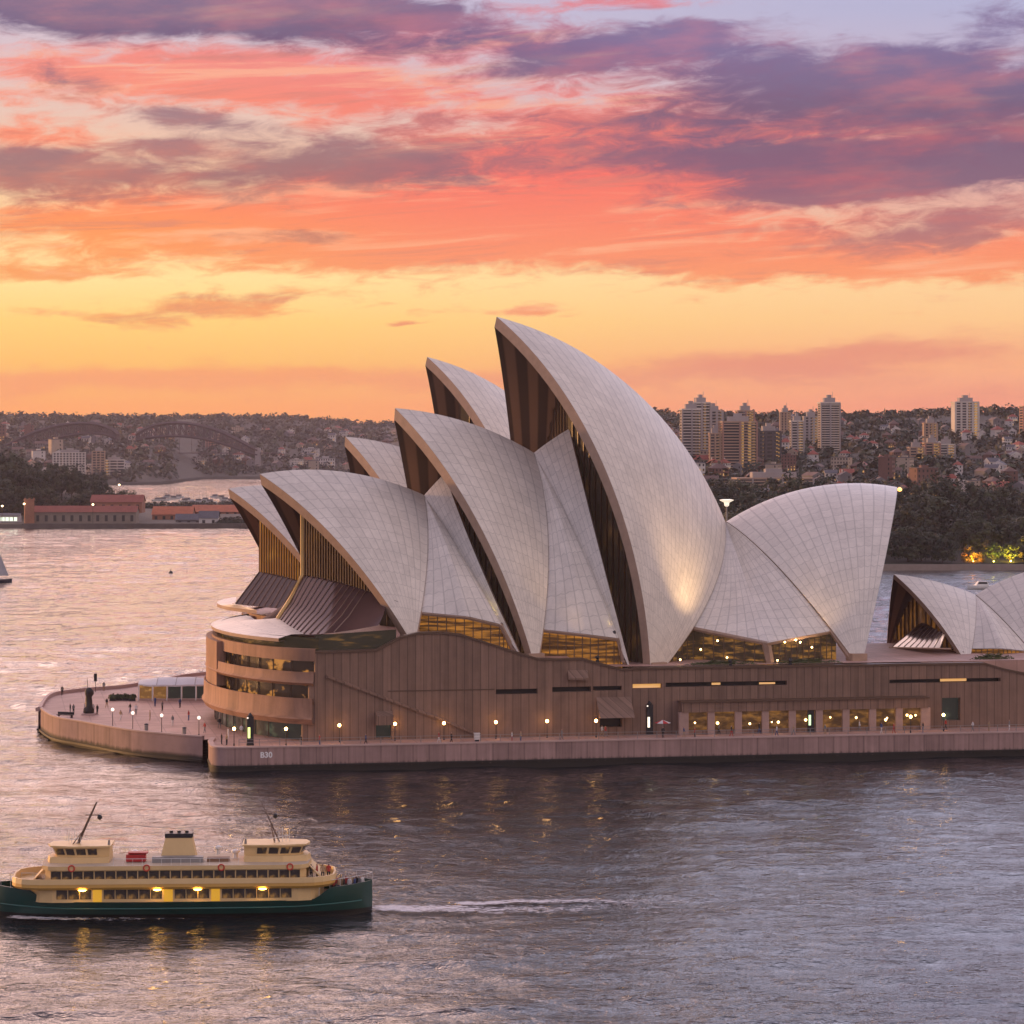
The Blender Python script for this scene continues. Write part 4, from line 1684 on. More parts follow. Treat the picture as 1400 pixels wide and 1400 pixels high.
m_skin = plain("skin", (0.42, 0.24, 0.17), 0.6)
m_hair = plain("dark_hair", (0.03, 0.02, 0.015), 0.6)
cl = {'white': (0.7, 0.68, 0.66), 'black': (0.02, 0.02, 0.022), 'red': (0.42, 0.05, 0.04), 'blue': (0.05, 0.08, 0.2), 'grey': (0.2, 0.2, 0.2), 'tan': (0.4, 0.28, 0.17)}
cl = {k: plain("cloth_" + k, v, 0.85) for k, v in cl.items()}
PM = {}


def person(loc, rz, pose, top, low, label, group=None):
    key = (pose, top, low)
    if key not in PM:
        PM[key] = person_mesh("person", pose, [m_skin, cl[top], cl[low], m_hair])
    o = link("person", PM[key])
    o.location = loc
    o.rotation_euler = (0, 0, rz)
    return tag(o, label, "person", group)


person(Gd(127.5, 976, FLOOR), 0.5, 'stand', 'white', 'grey', "person in a white top beside the dark totem", "people on the promenade")
person(Gd(133, 977, FLOOR), 2.5, 'stand', 'black', 'black', "person in black standing right of the one in white", "people on the promenade")
person(Gd(116, 975, FLOOR), 1.0, 'walk', 'white', 'blue', "person in white and blue just left of the dark totem", "people on the promenade")
person(Gd(96, 976, FLOOR), 2.0, 'stand', 'black', 'grey', "taller of two dark dressed people by the low bench", "people on the promenade")
person(Gd(100.5, 976.5, FLOOR), 4.0, 'stand', 'grey', 'black', "person in grey at the right end of the low bench", "people on the promenade")
person(Gd(85, 951, FLOOR), 3.3, 'lean', 'black', 'black', "person in black leaning on the far sea wall", "people on the promenade")
person(Gd(142, 945, FLOOR), 3.0, 'stand', 'grey', 'tan', "person in grey and tan by the far sea wall", "people on the promenade")
person(Gd(906.5, 1009, FLOOR), 0.3, 'stand', 'black', 'black', "person in black under the red and white parasol", "people on the quay")
person(Gd(1038, 1003, FLOOR), 1.6, 'walk', 'black', 'blue', "person in black walking past the fourth arcade window", "people on the quay")
person(Gd(983, 1004, FLOOR), -1.6, 'walk', 'grey', 'black', "person in grey walking past the second arcade window", "people on the quay")
person(Gd(1155, 1000, FLOOR), 1.6, 'walk', 'tan', 'black', "person in tan walking right of the green pylon", "people on the quay")
person(Gd(1175, 1000, FLOOR), 1.4, 'walk', 'white', 'grey', "person in white walking by the right half of the arcade", "people on the quay")
person(Gd(1293, 998, FLOOR), -1.5, 'walk', 'red', 'black', "person in red near the dark door at right", "people on the quay")
person(Gd(823, 1007, FLOOR), 0.8, 'walk', 'white', 'tan', "person in white and tan near the hooded bay", "people on the quay")
person(Gd(828, 1007.5, FLOOR), 1.2, 'walk', 'red', 'grey', "person in red and grey near the hooded bay", "people on the quay")
person(Gd(303, 1018, FLOOR), 2.0, 'stand', 'black', 'black', "person in black at the quay corner", "people at the quay corner")
person(Gd(310, 1019, FLOOR), -2.0, 'stand', 'tan', 'black', "person in tan at the quay corner", "people at the quay corner")

rp_ = random.Random(31)
kx = list(cl)
spots_ = [(600, -5.5), (617, -6.4), (700, -6.8), (712, -6.7), (768, -5.0), (935, -5.6), (950, -6.8), (1000, -5.5), (1062, -6.6), (1085, -5.4), (1128, -6.2), (1205, -5.6), (1222, -6.6), (1262, -5.8), (1330, -6.0), (1352, -6.8), (1380, -5.4), (500, -6.2), (437, -5.8), (412, -6.2)]
for k, (px, dv) in enumerate(spots_):
    c1_, c2_ = kx[(k * 5 + 2) % 6], kx[(k * 7 + k // 6) % 6]
    q = FW.hit(px, 1003, dv)
    near = "left part of the long wall" if px < 560 else "middle of the long wall" if px < 800 else "left half of the arcade" if px < 1090 else "right half of the arcade" if px < 1270 else "quay right of the dark door"
    person((q.x, q.y, FLOOR), rp_.choice([1.57, -1.57]) + rp_.uniform(-.5, .5), rp_.choice(['walk', 'walk', 'stand']), c1_, c2_,
           "stroller in %s top and %s trousers by the %s" % (c1_, c2_, near), "strollers along the quay")

# ------------------------------------------------------------------ dark totem, bench, planters, banner pole
p = Gd(121.5, 977, FLOOR)
t = thing("totem_sculpture", "tall dark weathered totem sculpture on the promenade's tip", "sculpture", p)
a = MB()
a.lathe([(0.9, 0), (0.85, 0.9), (0.62, 1.3), (0.5, 2.3), (0.58, 2.9), (0.75, 3.4), (0.7, 3.9), (0.35, 4.3), (0.1, 4.5)], 9)
a.v = [(x + 0.12 * math.sin(z * 3 + x * 4), y + 0.1 * math.cos(z * 2.3), z) for x, y, z in a.v]
a.obj("body", plain("weathered_bronze", (0.03, 0.025, 0.022), 0.6, 0.3, 2.0), t, smooth='all')
a = MB()
a.tube([(-0.2, 0, 4.2), (-0.25, 0, 6.0)], [0.07, 0.03], 5)
a.obj("spike", m_black, t)
a = MB()
a.box(-1.1, 1.1, -1.0, 1.0, 0, 0.25)
a.obj("plinth", m_cope, t)
p = Gd(130.5, 946, FLOOR)
t = thing("banner_pole", "thin pole with a dark banner near the far sea wall", "banner", p)
a = MB()
a.tube([(0, 0, 0), (0, 0, 3.2)], 0.05, 6)
a.obj("pole", m_black, t)
a = MB()
a.box(-0.28, 0.28, -0.03, 0.03, 1.9, 3.3)
a.obj("banner", cl['black'], t)
p = Gd(89, 981, FLOOR)
t = thing("bench", "low dark bench along the sea wall at the promenade's tip", "bench", p, -0.35)
a = MB()
a.box(-1.5, 1.5, -0.3, 0.3, 0.4, 0.48)
a.obj("seat", m_black, t)
for x in (-1.2, 1.2):
    a = MB()
    a.box(x - 0.08, x + 0.08, -0.25, 0.25, 0, 0.4)
    a.obj("leg", m_black, t)
a = MB()
a.box(-1.5, 1.5, 0.26, 0.32, 0.5, 0.9)
a.obj("backrest", m_black, t)


def leafball(name, r, n, mt, sq=0.8, leaf=0.16, seed=0):
    rr = random.Random(seed)
    m_ = MB()
    for k in range(n):
        d = Vector((rr.gauss(0, 1), rr.gauss(0, 1), rr.gauss(0, 1))).normalized() * r * (0.55 + 0.5 * rr.random())
        c = Vector((d.x, d.y, abs(d.z) * sq))
        nn = (d.normalized() + Vector((rr.uniform(-.6, .6), rr.uniform(-.6, .6), rr.uniform(-.2, .8)))).normalized()
        a = nn.orthogonal().normalized()
        b = nn.cross(a)
        s = leaf * (0.6 + 0.8 * rr.random())
        m_.face([c - a * s, c - b * s * 0.6, c + a * s, c + b * s * 0.6], rr.randrange(len(mt)) if isinstance(mt, list) else 0)
    return m_.mesh(name, mt, recalc=False)


m_leaf_d = plain("dark_leaf", (0.035, 0.05, 0.022), 0.7, 0.3, 0.9)
m_leaf_m = plain("mid_leaf", (0.07, 0.085, 0.03), 0.7, 0.3, 0.9)
m_leaf_o = plain("olive_leaf", (0.10, 0.10, 0.04), 0.7, 0.3, 0.9)
shrub = leafball("shrub", 0.8, 160, [m_leaf_d, m_leaf_m], 0.9, 0.2, 3)
m_hedge = plain("terrace_leaf", (0.07, 0.085, 0.028), 0.7, 0.3, 0.9)
hm_ = leafball("hedge", 1.0, 520, [m_hedge, m_leaf_m], 0.9, 0.10, 12)
for pa, pb, lab in ((940, 1042, "low clipped hedge on the podium edge, left of the glass court's pillar"), (1060, 1160, "low clipped hedge on the podium edge, right of the glass court's pillar"), (1338, 1399, "bushy green planting by the restaurant at the right picture edge")):
    ua_, ub_ = FW.uz(pa, 908)[0], FW.uz(pb, 908)[0]
    o = link("hedge", hm_)
    o.location = FW.w((ua_ + ub_) / 2, 2.2 if pa < 1300 else 3.6, 13.75)
    o.rotation_euler = (0, 0, FW.a)
    o.scale = ((ub_ - ua_) / 2, 0.7, 0.9 if pa < 1300 else 1.2)
    tag(o, lab, "hedge")
for k, (px, py) in enumerate(((154, 958), (163, 957.5), (172, 957.5), (181, 958))):
    p = Gd(px, py, FLOOR)
    t = thing("planter", "low dark trough planter with clipped shrubs left of the white marquee", "planter", p, 0.1, "planters by the marquee")
    a = MB()
    a.prism([(-0.55, -0.4), (0.55, -0.4), (0.55, 0.4), (-0.55, 0.4)], 0, 0.55)
    a.obj("trough", m_black, t)
    o = link("shrub", shrub, t)
    o.location = (0, 0, 0.45)
    o.rotation_euler = (0, 0, k * 1.3)

for k, (px, py) in enumerate(((178, 975), (186, 977), (205, 985), (236, 992), (246, 968), (258, 985), (300, 996), (330, 1006), (165, 985), (222, 972), (212, 966), (280, 1002), (146, 968), (312, 1010))):
    c1_, c2_ = kx[(k * 5 + 1) % 6], kx[(k * 7 + 3 + k // 5) % 6]
    where = "near the white marquee" if py < 980 and px > 170 else "between the globe lamps" if px < 290 else "by the curved ground floor windows"
    person(Gd(px, py, FLOOR), rp_.uniform(0, 6.28), rp_.choice(['walk', 'stand', 'stand']), c1_, c2_, "visitor in %s top and %s trousers %s on the promenade" % (c1_, c2_, where), "visitors on the promenade")
for k, (px, py, lab) in enumerate(((200, 999, "litter bin by the sea wall between two globe lamps"), (252, 1004, "litter bin by the sea wall left of the last globe lamp"), (470, 1010, "litter bin beside the first glowing wall lamp"))):
    p = Gd(px, py, FLOOR)
    t = thing("litter_bin", lab, "bin", p)
    a = MB()
    a.lathe([(0.26, 0), (0.3, 0.1), (0.32, 0.85), (0.25, 0.95)], 10)
    a.obj("body", m_grey, t)
    a = MB()
    a.lathe([(0.34, 0.95), (0.34, 1.05), (0.1, 1.15)], 10)
    a.obj("lid", m_black, t)

# ------------------------------------------------------------------ white marquee
p = Gd(240, 958, FLOOR)
t = thing("marquee", "white vaulted marquee with slim columns beside the curved building front", "marquee", p, 0.06)
a = MB()
XW, DP = 6.6, 9.0
N = 12
rows = []
for j in range(9):
    v = j / 8
    row = []
    for i in range(N + 1):
        x = -XW + 2 * XW * i / N
        ed = (abs(x) / XW) ** 3
        y = v * DP * (1 - 0.35 * ed) + 0.2 * DP * ed
        z = 2.75 + 0.95 * math.sin(PI * v) * (1 - 0.6 * ed) + 0.04 * math.cos(i * PI / 2)
        row.append((x, y, z))
    rows.append(row)
a.grid(rows, 0)
a.grid([[(x, y, z - 0.28) for x, y, z in rows[0]], rows[0]], 0)
a.obj("canopy", plain("white_canvas", (0.72, 0.70, 0.70), 0.7, 0.05), t, smooth=True, recalc=False)
for x in (-6.4, -4.0, -1.5, 1.0, 3.5, 6.2):
    a = MB()
    a.tube([(x, 0.1, 0), (x, 0.1, 2.7)], 0.11, 6)
    a.obj("column", m_white, t)
for i in (3, 6, 9):
    a = MB()
    a.tube([Vector(rows[j][i]) + Vector((0, 0, 0.03)) for j in range(9)], 0.05, 4)
    a.obj("seam_rib", m_grey, t)
for k, (x0, x1) in enumerate(((-6.3, -4.1), (-3.9, -1.6), (-1.4, 0.9), (1.1, 3.4), (3.6, 6.1))):
    a = MB()
    a.box(x0, x1, 1.2, 1.26, 0.3, 2.6)
    a.obj("glass_panel", litglass("marquee_glass", (0.85, 0.42, 0.12), (0.25, 0.11, 0.03), 0.7, 0.8, 1.5) if k == 0 else bpy.data.materials["marquee_glass" if k < 2 else "ground_floor_glass"], t)
a = MB()
a.box(-6.4, 6.3, 1.0, 1.5, 0.0, 0.28)
a.obj("base", m_cope, t)

# ------------------------------------------------------------------ ferry
m_hull = plain("green_hull_paint", (0.008, 0.055, 0.045), 0.35, 0.15, 0.3)
m_boot = plain("black_boot_topping", (0.006, 0.008, 0.008), 0.4)
m_cream = plain("cream_paint", (0.74, 0.52, 0.24), 0.5, 0.08, 0.4)
m_lamplit = plain("lamplit_cream", (0.66, 0.38, 0.09), 0.5, 0.08, 0.4)  # deck lamps' glow painted into the bulwark's lower colour
m_fglass = litglass("ferry_glass", (0.5, 0.24, 0.06), (0.014, 0.01, 0.01), 0.7, 0.8, 0.6, (0.50, 0.75))
fc0 = Gd(246, 1252, 0)
ferry = thing("ferry", "green and cream double ended passenger ferry with two wheelhouses, leaving a white wake", "ferry", (fc0.x, fc0.y + 2.5, 0), D2R(3.0))


def hb_(x, z=1.5):
    q = min(1.0, abs(x) / 19.6)
    w = 4.6 * (1 - q ** 3.2) ** 0.62
    return max(w, 0.06) * (0.80 + 0.2 * min(1, max(z, 0) / 2.0))


def sheer(x):
    a = abs(x)
    q = max(0.0, min(1.0, (a - 13.4) / 2.2))
    return 1.75 + (3 * q * q - 2 * q ** 3) * 1.15 + max(0, a - 15.6) * 0.07


mb = MB()
xs = [-19.6 + 39.2 * i / 72 for i in range(73)]
for sd in (-1, 1):
    mb.grid([[(x, sd * hb_(x, z), z) for z in (-0.6, 0.0, 0.42)] for x in xs], 1)
    mb.grid([[(x, sd * hb_(x, 0.42 + (sheer(x) - 0.42) * t), 0.42 + (sheer(x) - 0.42) * t) for t in (0, 0.35, 0.7, 1)] for x in xs], 0)
    mb.grid([[(x, sd * hb_(x, sheer(x)), sheer(x)), (x, sd * max(hb_(x, sheer(x)) - 0.18, 0.02), sheer(x)), (x, sd * max(hb_(x, sheer(x)) - 0.18, 0.02), 1.6)] for x in xs], 0)
hull = mb.obj("hull", [m_hull, m_boot], ferry, smooth=True, merge=0.004)
mb = MB()
mb.grid([[(x, -max(hb_(x, 1.7) - 0.1, 0.01), 1.72), (x, max(hb_(x, 1.7) - 0.1, 0.01), 1.72)] for x in xs], 0)
mb.obj("main_deck", plain("deck_brown", (0.18, 0.12, 0.09), 0.8), ferry)
mb = MB()
for sd in (-1, 1):
    mb.tube([(x, sd * (hb_(x, 1.2) + 0.03), 1.05 + max(0, abs(x) - 12) * 0.03) for x in xs[2:-2]], 0.09, 5)
mb.obj("rubbing_strake", plain("strake_green", (0.02, 0.11, 0.09), 0.4), ferry)


def rounded(x0, x1, hw, r0, r1, n=6):
    """plan outline with rounded or tapered ends"""
    pts = []
    for k in range(n + 1):
        a = PI / 2 + PI * k / n
        pts.append((x0 + r0 + r0 * math.cos(a), hw * math.sin(a) if False else (hw - min(r0, hw)) * (1 if math.sin(a) > 0 else -1) * (abs(math.sin(a)) > 1e-3) + min(r0, hw) * math.sin(a)))
    for k in range(n + 1):
        a = -PI / 2 + PI * k / n
        pts.append((x1 - r1 + r1 * math.cos(a), (hw - min(r1, hw)) * (1 if math.sin(a) > 0 else -1) * (abs(math.sin(a)) > 1e-3) + min(r1, hw) * math.sin(a)))
    return pts


mb = MB()
mb.prism(rounded(-15.6, 14.6, 4.05, 2.6, 2.6), 1.7, 3.35)
low = mb.obj("lower_cabin", m_cream, ferry)
mb = MB()
P0 = rounded(-17.4, 15.9, 4.62, 3.2, 3.2, 10)
n = len(P0)
for z0, z1, o0, o1, mi in ((3.05, 3.3, 0.22, 0.0, 1), (3.3, 3.62, 0.0, -0.02, 1), (3.62, 4.15, -0.02, -0.05, 0)):
    lo = [(x * (1 - o0 / 17), y * (1 - o0 / 5), z0) for x, y in P0]
    hi = [(x * (1 - -o1 / 17), y * (1 - -o1 / 5), z1) for x, y in P0]
    mb.grid([lo + lo[:1], hi + hi[:1]], mi)
mb.face([(x * 0.985, y * 0.955, 3.05) for x, y in P0][::-1], 0)
mb.face([(x * 0.99, y * 0.96, 3.4) for x, y in P0], 0)
inn = [(x * 0.985, y * 0.96, 4.15) for x, y in P0]
hi = [(x * (1 - 0.05 / 17), y * (1 - 0.05 / 5), 4.15) for x, y in P0]
mb.grid([hi + hi[:1], inn + inn[:1]], 0)
inl = [(x, y, 3.4) for x, y, _ in inn]
mb.grid([inn + inn[:1], inl + inl[:1]], 0)
mb.obj("upper_bulwark", [m_cream, m_lamplit], ferry, merge=0.003, recalc=False)
mb = MB()
mb.prism(rounded(-14.0, 13.0, 4.0, 1.6, 1.6), 3.4, 5.0)
up = mb.obj("upper_cabin", m_cream, ferry)
mb = MB()
mb.prism(rounded(-14.3, 13.3, 4.25, 1.8, 1.8), 5.0, 5.42, mtop=1)
mb.obj("roof_deck", [m_cream, plain("roof_tan", (0.5, 0.4, 0.28), 0.7)], ferry)
# windows, each its own pane with a thin frame
fm = MB()
fm.box(-0.49, 0.49, -0.02, 0.02, -0.46, 0.46)
wm = fm.mesh("window", m_fglass)
for sd in (-1, 1):
    for k in range(23):
        o = link("window", wm, up)
        o.location = (-12.6 + k * 1.105, sd * 4.012, 4.42)
    for k in range(20):
        x = -12.0 + k * 1.2
        if k in (3, 9, 13):
            continue
        o = link("window", wm, low)
        o.location = (x, sd * 4.062, 2.62)
        o.scale = (1.12, 1, 1.25)
m_door = lampmat("lit_doorway", (1.0, 0.5, 0.03), 0.55)  # lamplight on the doors put into their own glow
m_door.node_tree.nodes["Principled BSDF"].inputs["Base Color"].default_value = (0.2, 0.12, 0.03, 1)
for sd in (-1, 1):
    for k in (3, 9, 13):
        mb = MB()
        x = -12.0 + k * 1.2
        mb.box(x - 0.45, x + 0.45, sd * 4.06 - 0.03, sd * 4.06 + 0.03, 1.76, 3.0)
        mb.obj("doorway", m_door, low)
    for k, x in enumerate((-9.9, -2.3, 1.8, 8.4)):
        mb = MB()
        mb.lathe([(0.25, -0.1), (0.42, -0.03), (0.36, 0.02)], 10, 0, (x, sd * 4.3, 3.02))
        mb.obj("deck_lamp", lampmat("deck_lamp_glow", (1.0, 0.55, 0.10), 22.0), ferry)


def wheelhouse(sg, xa, xb):
    """sg: direction it faces along x"""
    f = lambda x: xa + (xb - xa) * x
    mb = MB()
    pl = [(0.0, -1.7), (0.62, -1.9), (1.0, -1.35), (1.06, 0), (1.0, 1.35), (0.62, 1.9), (0.0, 1.7)]
    base = [(f(x), y) for x, y in pl]
    L = [(f(x * 1.12), y * 1.25, 5.42) for x, y in pl]
    Mi = [(f(x * 1.1), y * 1.22, 6.0) for x, y in pl]
    T = [(f(x * 0.98), y * 0.98, 6.02) for x, y in pl]
    H = [(f(x * 1.05), y * 1.03, 7.0) for x, y in pl]
    for a, b in ((L, Mi), (Mi, T), (T, H)):
        mb.grid([a + a[:1], b + b[:1]], 0)
    mb.face(H)
    w = mb.obj("wheelhouse", m_cream, ferry, merge=0.002)
    mb = MB()
    ro = [(f(x * 1.13 - 0.03), y * 1.18) for x, y in pl]
    if sg < 0:
        ro = ro[::-1]
    mb.prism(ro, 7.0, 7.16)
    mb.obj("wheelhouse_roof", m_cream, w)
    # panes round the front
    segs = [(pl[k], pl[k + 1]) for k in range(6)]
    for k, (a, b) in enumerate(segs):
        nn = 3 if k in (0, 5) else 2 if k in (1, 4) else 2
        for q in range(nn):
            t0, t1 = (q + 0.1) / nn, (q + 0.9) / nn
            if k in (0, 5) and q == 0:
                continue
            pts = []
            for t, z in ((t0, 6.22), (t1, 6.22), (t1, 6.84), (t0, 6.84)):
                x, y = a[0] + (b[0] - a[0]) * t, a[1] + (b[1] - a[1]) * t
                s = 0.98 + 0.07 * (z - 6.02) / 0.98
                pts.append(Vector((f(x * s), y * (0.985 + 0.06 * (z - 6.02) / 0.98), z)))
            nrm = (pts[1] - pts[0]).cross(pts[2] - pts[0]).normalized()
            c = Vector((f(0.5), 0, 6.5))
            if nrm.dot(pts[0] - c) < 0:
                nrm = -nrm
            mb = MB()
            mb.face([p + nrm * 0.04 for p in pts])
            mb.obj("wheelhouse_window", m_fglass, w)
    # leaning mast with crosstree and ball
    x0 = f(0.62)
    mb = MB()
    dx = -sg * 0.42
    mb.tube([(x0, 0, 7.1), (x0 + dx * 2.2, 0, 9.2), (x0 + dx * 4.6, 0, 11.4)], [0.17, 0.13, 0.09] if sg < 0 else [0.09, 0.06, 0.04], 6)
    mb.tube([(x0 - 0.5, 0.6, 7.1), (x0 + dx * 2.2, 0, 9.0)], 0.05, 5)
    mb.tube([(x0 - 0.5, -0.6, 7.1), (x0 + dx * 2.2, 0, 9.0)], 0.05, 5)
    mb.tube([(x0 + dx * 3.2 - 0.6, 0, 10.1), (x0 + dx * 3.2 + 0.9, 0, 10.05)], 0.05, 5)
    mast = mb.obj("mast", plain("mast_brown", (0.10, 0.06, 0.045), 0.6), ferry)
    mb = MB()
    mb.lathe([(0.08, -0.28), (0.27, -0.1), (0.27, 0.1), (0.08, 0.28)], 10, 0, (x0 + dx * 3.2 + 0.9, 0, 9.85))
    mb.obj("signal_ball", m_black, mast)
    mb = MB()
    for k in range(5):
        xx = x0 - sg * (0.4 - k * 0.35)
        mb.tube([(xx, -0.9 + 0.4 * k, 7.15), (xx, -0.9 + 0.4 * k, 8.0 + 0.35 * (k % 3))], 0.035, 4)
    mb.tube([(x0 - 1.1, -1.0, 7.6), (x0 + 0.9, 0.9, 7.7)], 0.03, 4)
    mb.obj("aerial_rack", m_white, mast)
    mb = MB()
    mb.box(f(0.3) - 0.25, f(0.3) + 0.25, -2.12, -2.02, 5.65, 5.95)
    mb.obj("vent", m_black, w)
    mb = MB()
    mb.tube([(f(0.02), -1.2, 7.1), (f(0.02) + 0.02, -1.2, 7.7)], [0.16, 0.1], 6)
    mb.obj("pipe", m_grey, w)
    # raked panel running down to the bulwark
    mb = MB()
    for y0, y1 in ((-4.0, 4.0),):
        A = [(f(1.1), -2.3, 5.45), (f(1.1), 2.3, 5.45), (f(1.1) + sg * 1.9, 3.3, 3.6), (f(1.1) + sg * 1.9, -3.3, 3.6)]
        mb.face(A)
        mb.face([(x, y, z - 0.12) for x, y, z in A][::-1])
        for k in range(4):
            a, b = A[k], A[(k + 1) % 4]
            mb.face([a, b, (b[0], b[1], b[2] - 0.12), (a[0], a[1], a[2] - 0.12)])
    mb.obj("raked_screen", m_cream, w)


wheelhouse(-1, -7.4, -12.9)
wheelhouse(1, 6.4, 12.2)
mb = MB()
lo = [(-2.3, -1.1), (1.5, -1.1), (1.5, 1.1), (-2.3, 1.1)]
hi = [(-1.75, -0.8), (1.0, -0.8), (1.0, 0.8), (-1.75, 0.8)]
A = [(x, y, 5.42) for x, y in lo]
B = [(x, y, 7.75) for x, y in hi]
mb.grid([A + A[:1], B + B[:1]], 0)
mb.face(B)
fu = mb.obj("funnel", m_cream, ferry, merge=0.001)
mb = MB()
mb.prism([(x * 1.03, y * 1.04) for x, y in hi], 7.75, 8.2)
for x in (-1.2, -0.4, 0.4):
    mb.tube([(x, 0, 8.2), (x, 0, 8.4)], 0.2, 8)
mb.obj("funnel_cap", m_black, fu)
mb = MB()
mb.box(-3.0, 2.2, -2.3, -1.2, 5.42, 6.0)
mb.obj("engine_casing", m_grey, ferry)
mb = MB()
mb.box(2.6, 4.9, -1.9, -0.9, 5.42, 5.82)
mb.obj("locker", plain("rust_brown", (0.22, 0.12, 0.07), 0.7), ferry)
mb = MB()
mb.box(-5.7, -3.7, -1.9, -0.7, 5.5, 6.2)
mb.box(-5.5, -3.5, -1.8, -0.6, 6.3, 6.42)
mb.obj("life_raft", plain("red_raft", (0.42, 0.02, 0.02), 0.5), ferry)
# rails at both ends and round the roof
for nm, pts, z in (("end_rail", [(x, -max(hb_(x, 3) - 0.1, 0.02)) for x in xs[62:]] + [(x, max(hb_(x, 3) - 0.1, 0.02)) for x in reversed(xs[62:])], 0),
                   ("end_rail", [(x, -max(hb_(x, 3) - 0.1, 0.02)) for x in reversed(xs[:11])] + [(x, max(hb_(x, 3) - 0.1, 0.02)) for x in xs[:11]], 0)):
    mb = MB()
    mb.tube([(x, y, sheer(x) + 0.75) for x, y in pts], 0.03, 4)
    for x, y in pts[::2]:
        mb.tube([(x, y, sheer(x)), (x, y, sheer(x) + 0.75)], 0.025, 4)
    mb.obj(nm, m_white, ferry)
for sd in (-1, 1):
    mb = MB()
    mb.tube([(-6.8, sd * 3.9, 6.1), (6.0, sd * 3.9, 6.1)], 0.025, 4)
    for k in range(14):
        mb.tube([(-6.8 + k * 0.98, sd * 3.9, 5.42), (-6.8 + k * 0.98, sd * 3.9, 6.1)], 0.02, 4)
    mb.obj("roof_rail", m_white, ferry)
m_buoy = plain("lifebuoy_red", (0.6, 0.06, 0.03), 0.5)
bm_ = MB()
for q in range(14):
    t0, t1 = 2 * PI * q / 14, 2 * PI * (q + 1) / 14
    bm_.tube([(0.3 * math.cos(t0), 0, 0.3 * math.sin(t0)), (0.3 * math.cos(t1), 0, 0.3 * math.sin(t1))], 0.08, 5, cap=False)
bmm = bm_.mesh("lifebuoy", m_buoy, merge=0.02)
for x_ in (-11.0, -3.4, 4.2, 11.2):
    o = link("lifebuoy", bmm, ferry)
    o.location = (x_, -4.28, 5.22)
for x_, z_, w_ in ((-5.0, 5.42, 0.5), (-0.6, 6.0, 0.35), (3.6, 5.82, 0.4), (5.4, 5.42, 0.45)):
    mb = MB()
    mb.lathe([(w_ * 0.6, 0), (w_ * 0.6, 0.5), (w_, 0.6), (w_, 0.8), (0.05, 0.95)], 8, 0, (x_, 0.6, z_))
    mb.obj("roof_vent", m_white, ferry)
mb = MB()
mb.tube([(-9.8, 0, 9.3), (-0.4, 0, 8.6), (8.6, 0, 9.3)], 0.02, 4)
mb.obj("aerial_wire", m_grey, ferry)
bpy.context.view_layer.update()
FM = ferry.matrix_world.copy()
rr = random.Random(5)
tops, lows = ['red', 'tan', 'black', 'white', 'blue', 'grey', 'red', 'tan'], ['black', 'blue', 'grey', 'tan']
k = 0
for row, y in enumerate((-1.6, -0.4)):
    for i in range(6):
        x = 15.6 + i * 0.55 + row * 0.2
        c = tops[k % 8]
        person(FM @ Vector((x, y * (1 - (x - 15) * 0.12), 1.95)), rr.uniform(0, 6), 'stand', c, lows[k % 4],
               "passenger in a %s top on the ferry's raised stern deck" % c, "passengers crowding the ferry's stern deck")
        k += 1
for i in range(4):
    c = tops[(k + 1) % 8]
    person(FM @ Vector((13.3 + i * 0.6, -1.8 + 0.3 * (i % 2), 3.4)), rr.uniform(0, 6), 'stand', c, 'black', "passenger in a %s top on the ferry's upper rear deck" % c, "passengers on the ferry's upper rear deck")
    k += 1


# ------------------------------------------------------------------ foam: the ferry's wake and bow wave
def foam_mat(name, thr, sxy=(0.42, 1.5)):
    m, kk, b = newmat(name)
    u, v, _ = kk.sep(kk.n('ShaderNodeTexCoord').outputs['UV'])
    pos = kk.n('ShaderNodeTexCoord').outputs['Object']
    x, y, z = kk.sep(pos)
    nz = kk.noise(kk.xyz(kk.m('MULTIPLY', x, sxy[0]), kk.m('MULTIPLY', y, sxy[1]), 0.0), 1.0, 7.0, 0.72, 0.5)
    ed = kk.m('MULTIPLY', kk.m('MULTIPLY', v, kk.m('SUBTRACT', 1.0, v)), 4.0)
    fade = kk.m('MULTIPLY', kk.m('POWER', ed, 0.7), kk.m('MULTIPLY', kk.sstep(u, 0.0, 0.05), kk.m('SUBTRACT', 1.0, kk.m('POWER', u, 0.8))))
    a = kk.sstep(kk.m('ADD', nz[0], kk.m('MULTIPLY', fade, 0.32)), thr, thr + 0.12)
    b.inputs['Base Color'].default_value = (0.72, 0.72, 0.76, 1)
    b.inputs['Roughness'].default_value = 0.8
    kk.put(b.inputs['Alpha'], kk.m('MULTIPLY', a, 0.8))
    return m


m_foam = foam_mat("foam", 0.56)


def ribbon(name, pts, widths, mt, z=0.03, label=None):
    m_ = MB()
    n = len(pts)
    rows, uv = [], []
    for k, p in enumerate(pts):
        d = (Vector(pts[min(k + 1, n - 1)]) - Vector(pts[max(k - 1, 0)])).normalized()
        nn = Vector((-d.y, d.x))
        rows.append([(p[0] + nn.x * widths[k] * s, p[1] + nn.y * widths[k] * s, z) for s in (-1, -0.5, 0, 0.5, 1)])
        uv.append([(k / (n - 1), q) for q in (0, 0.25, 0.5, 0.75, 1)])
    m_.grid(rows, 0, uv)
    return tag(m_.obj(name, mt, recalc=False), kind="stuff")


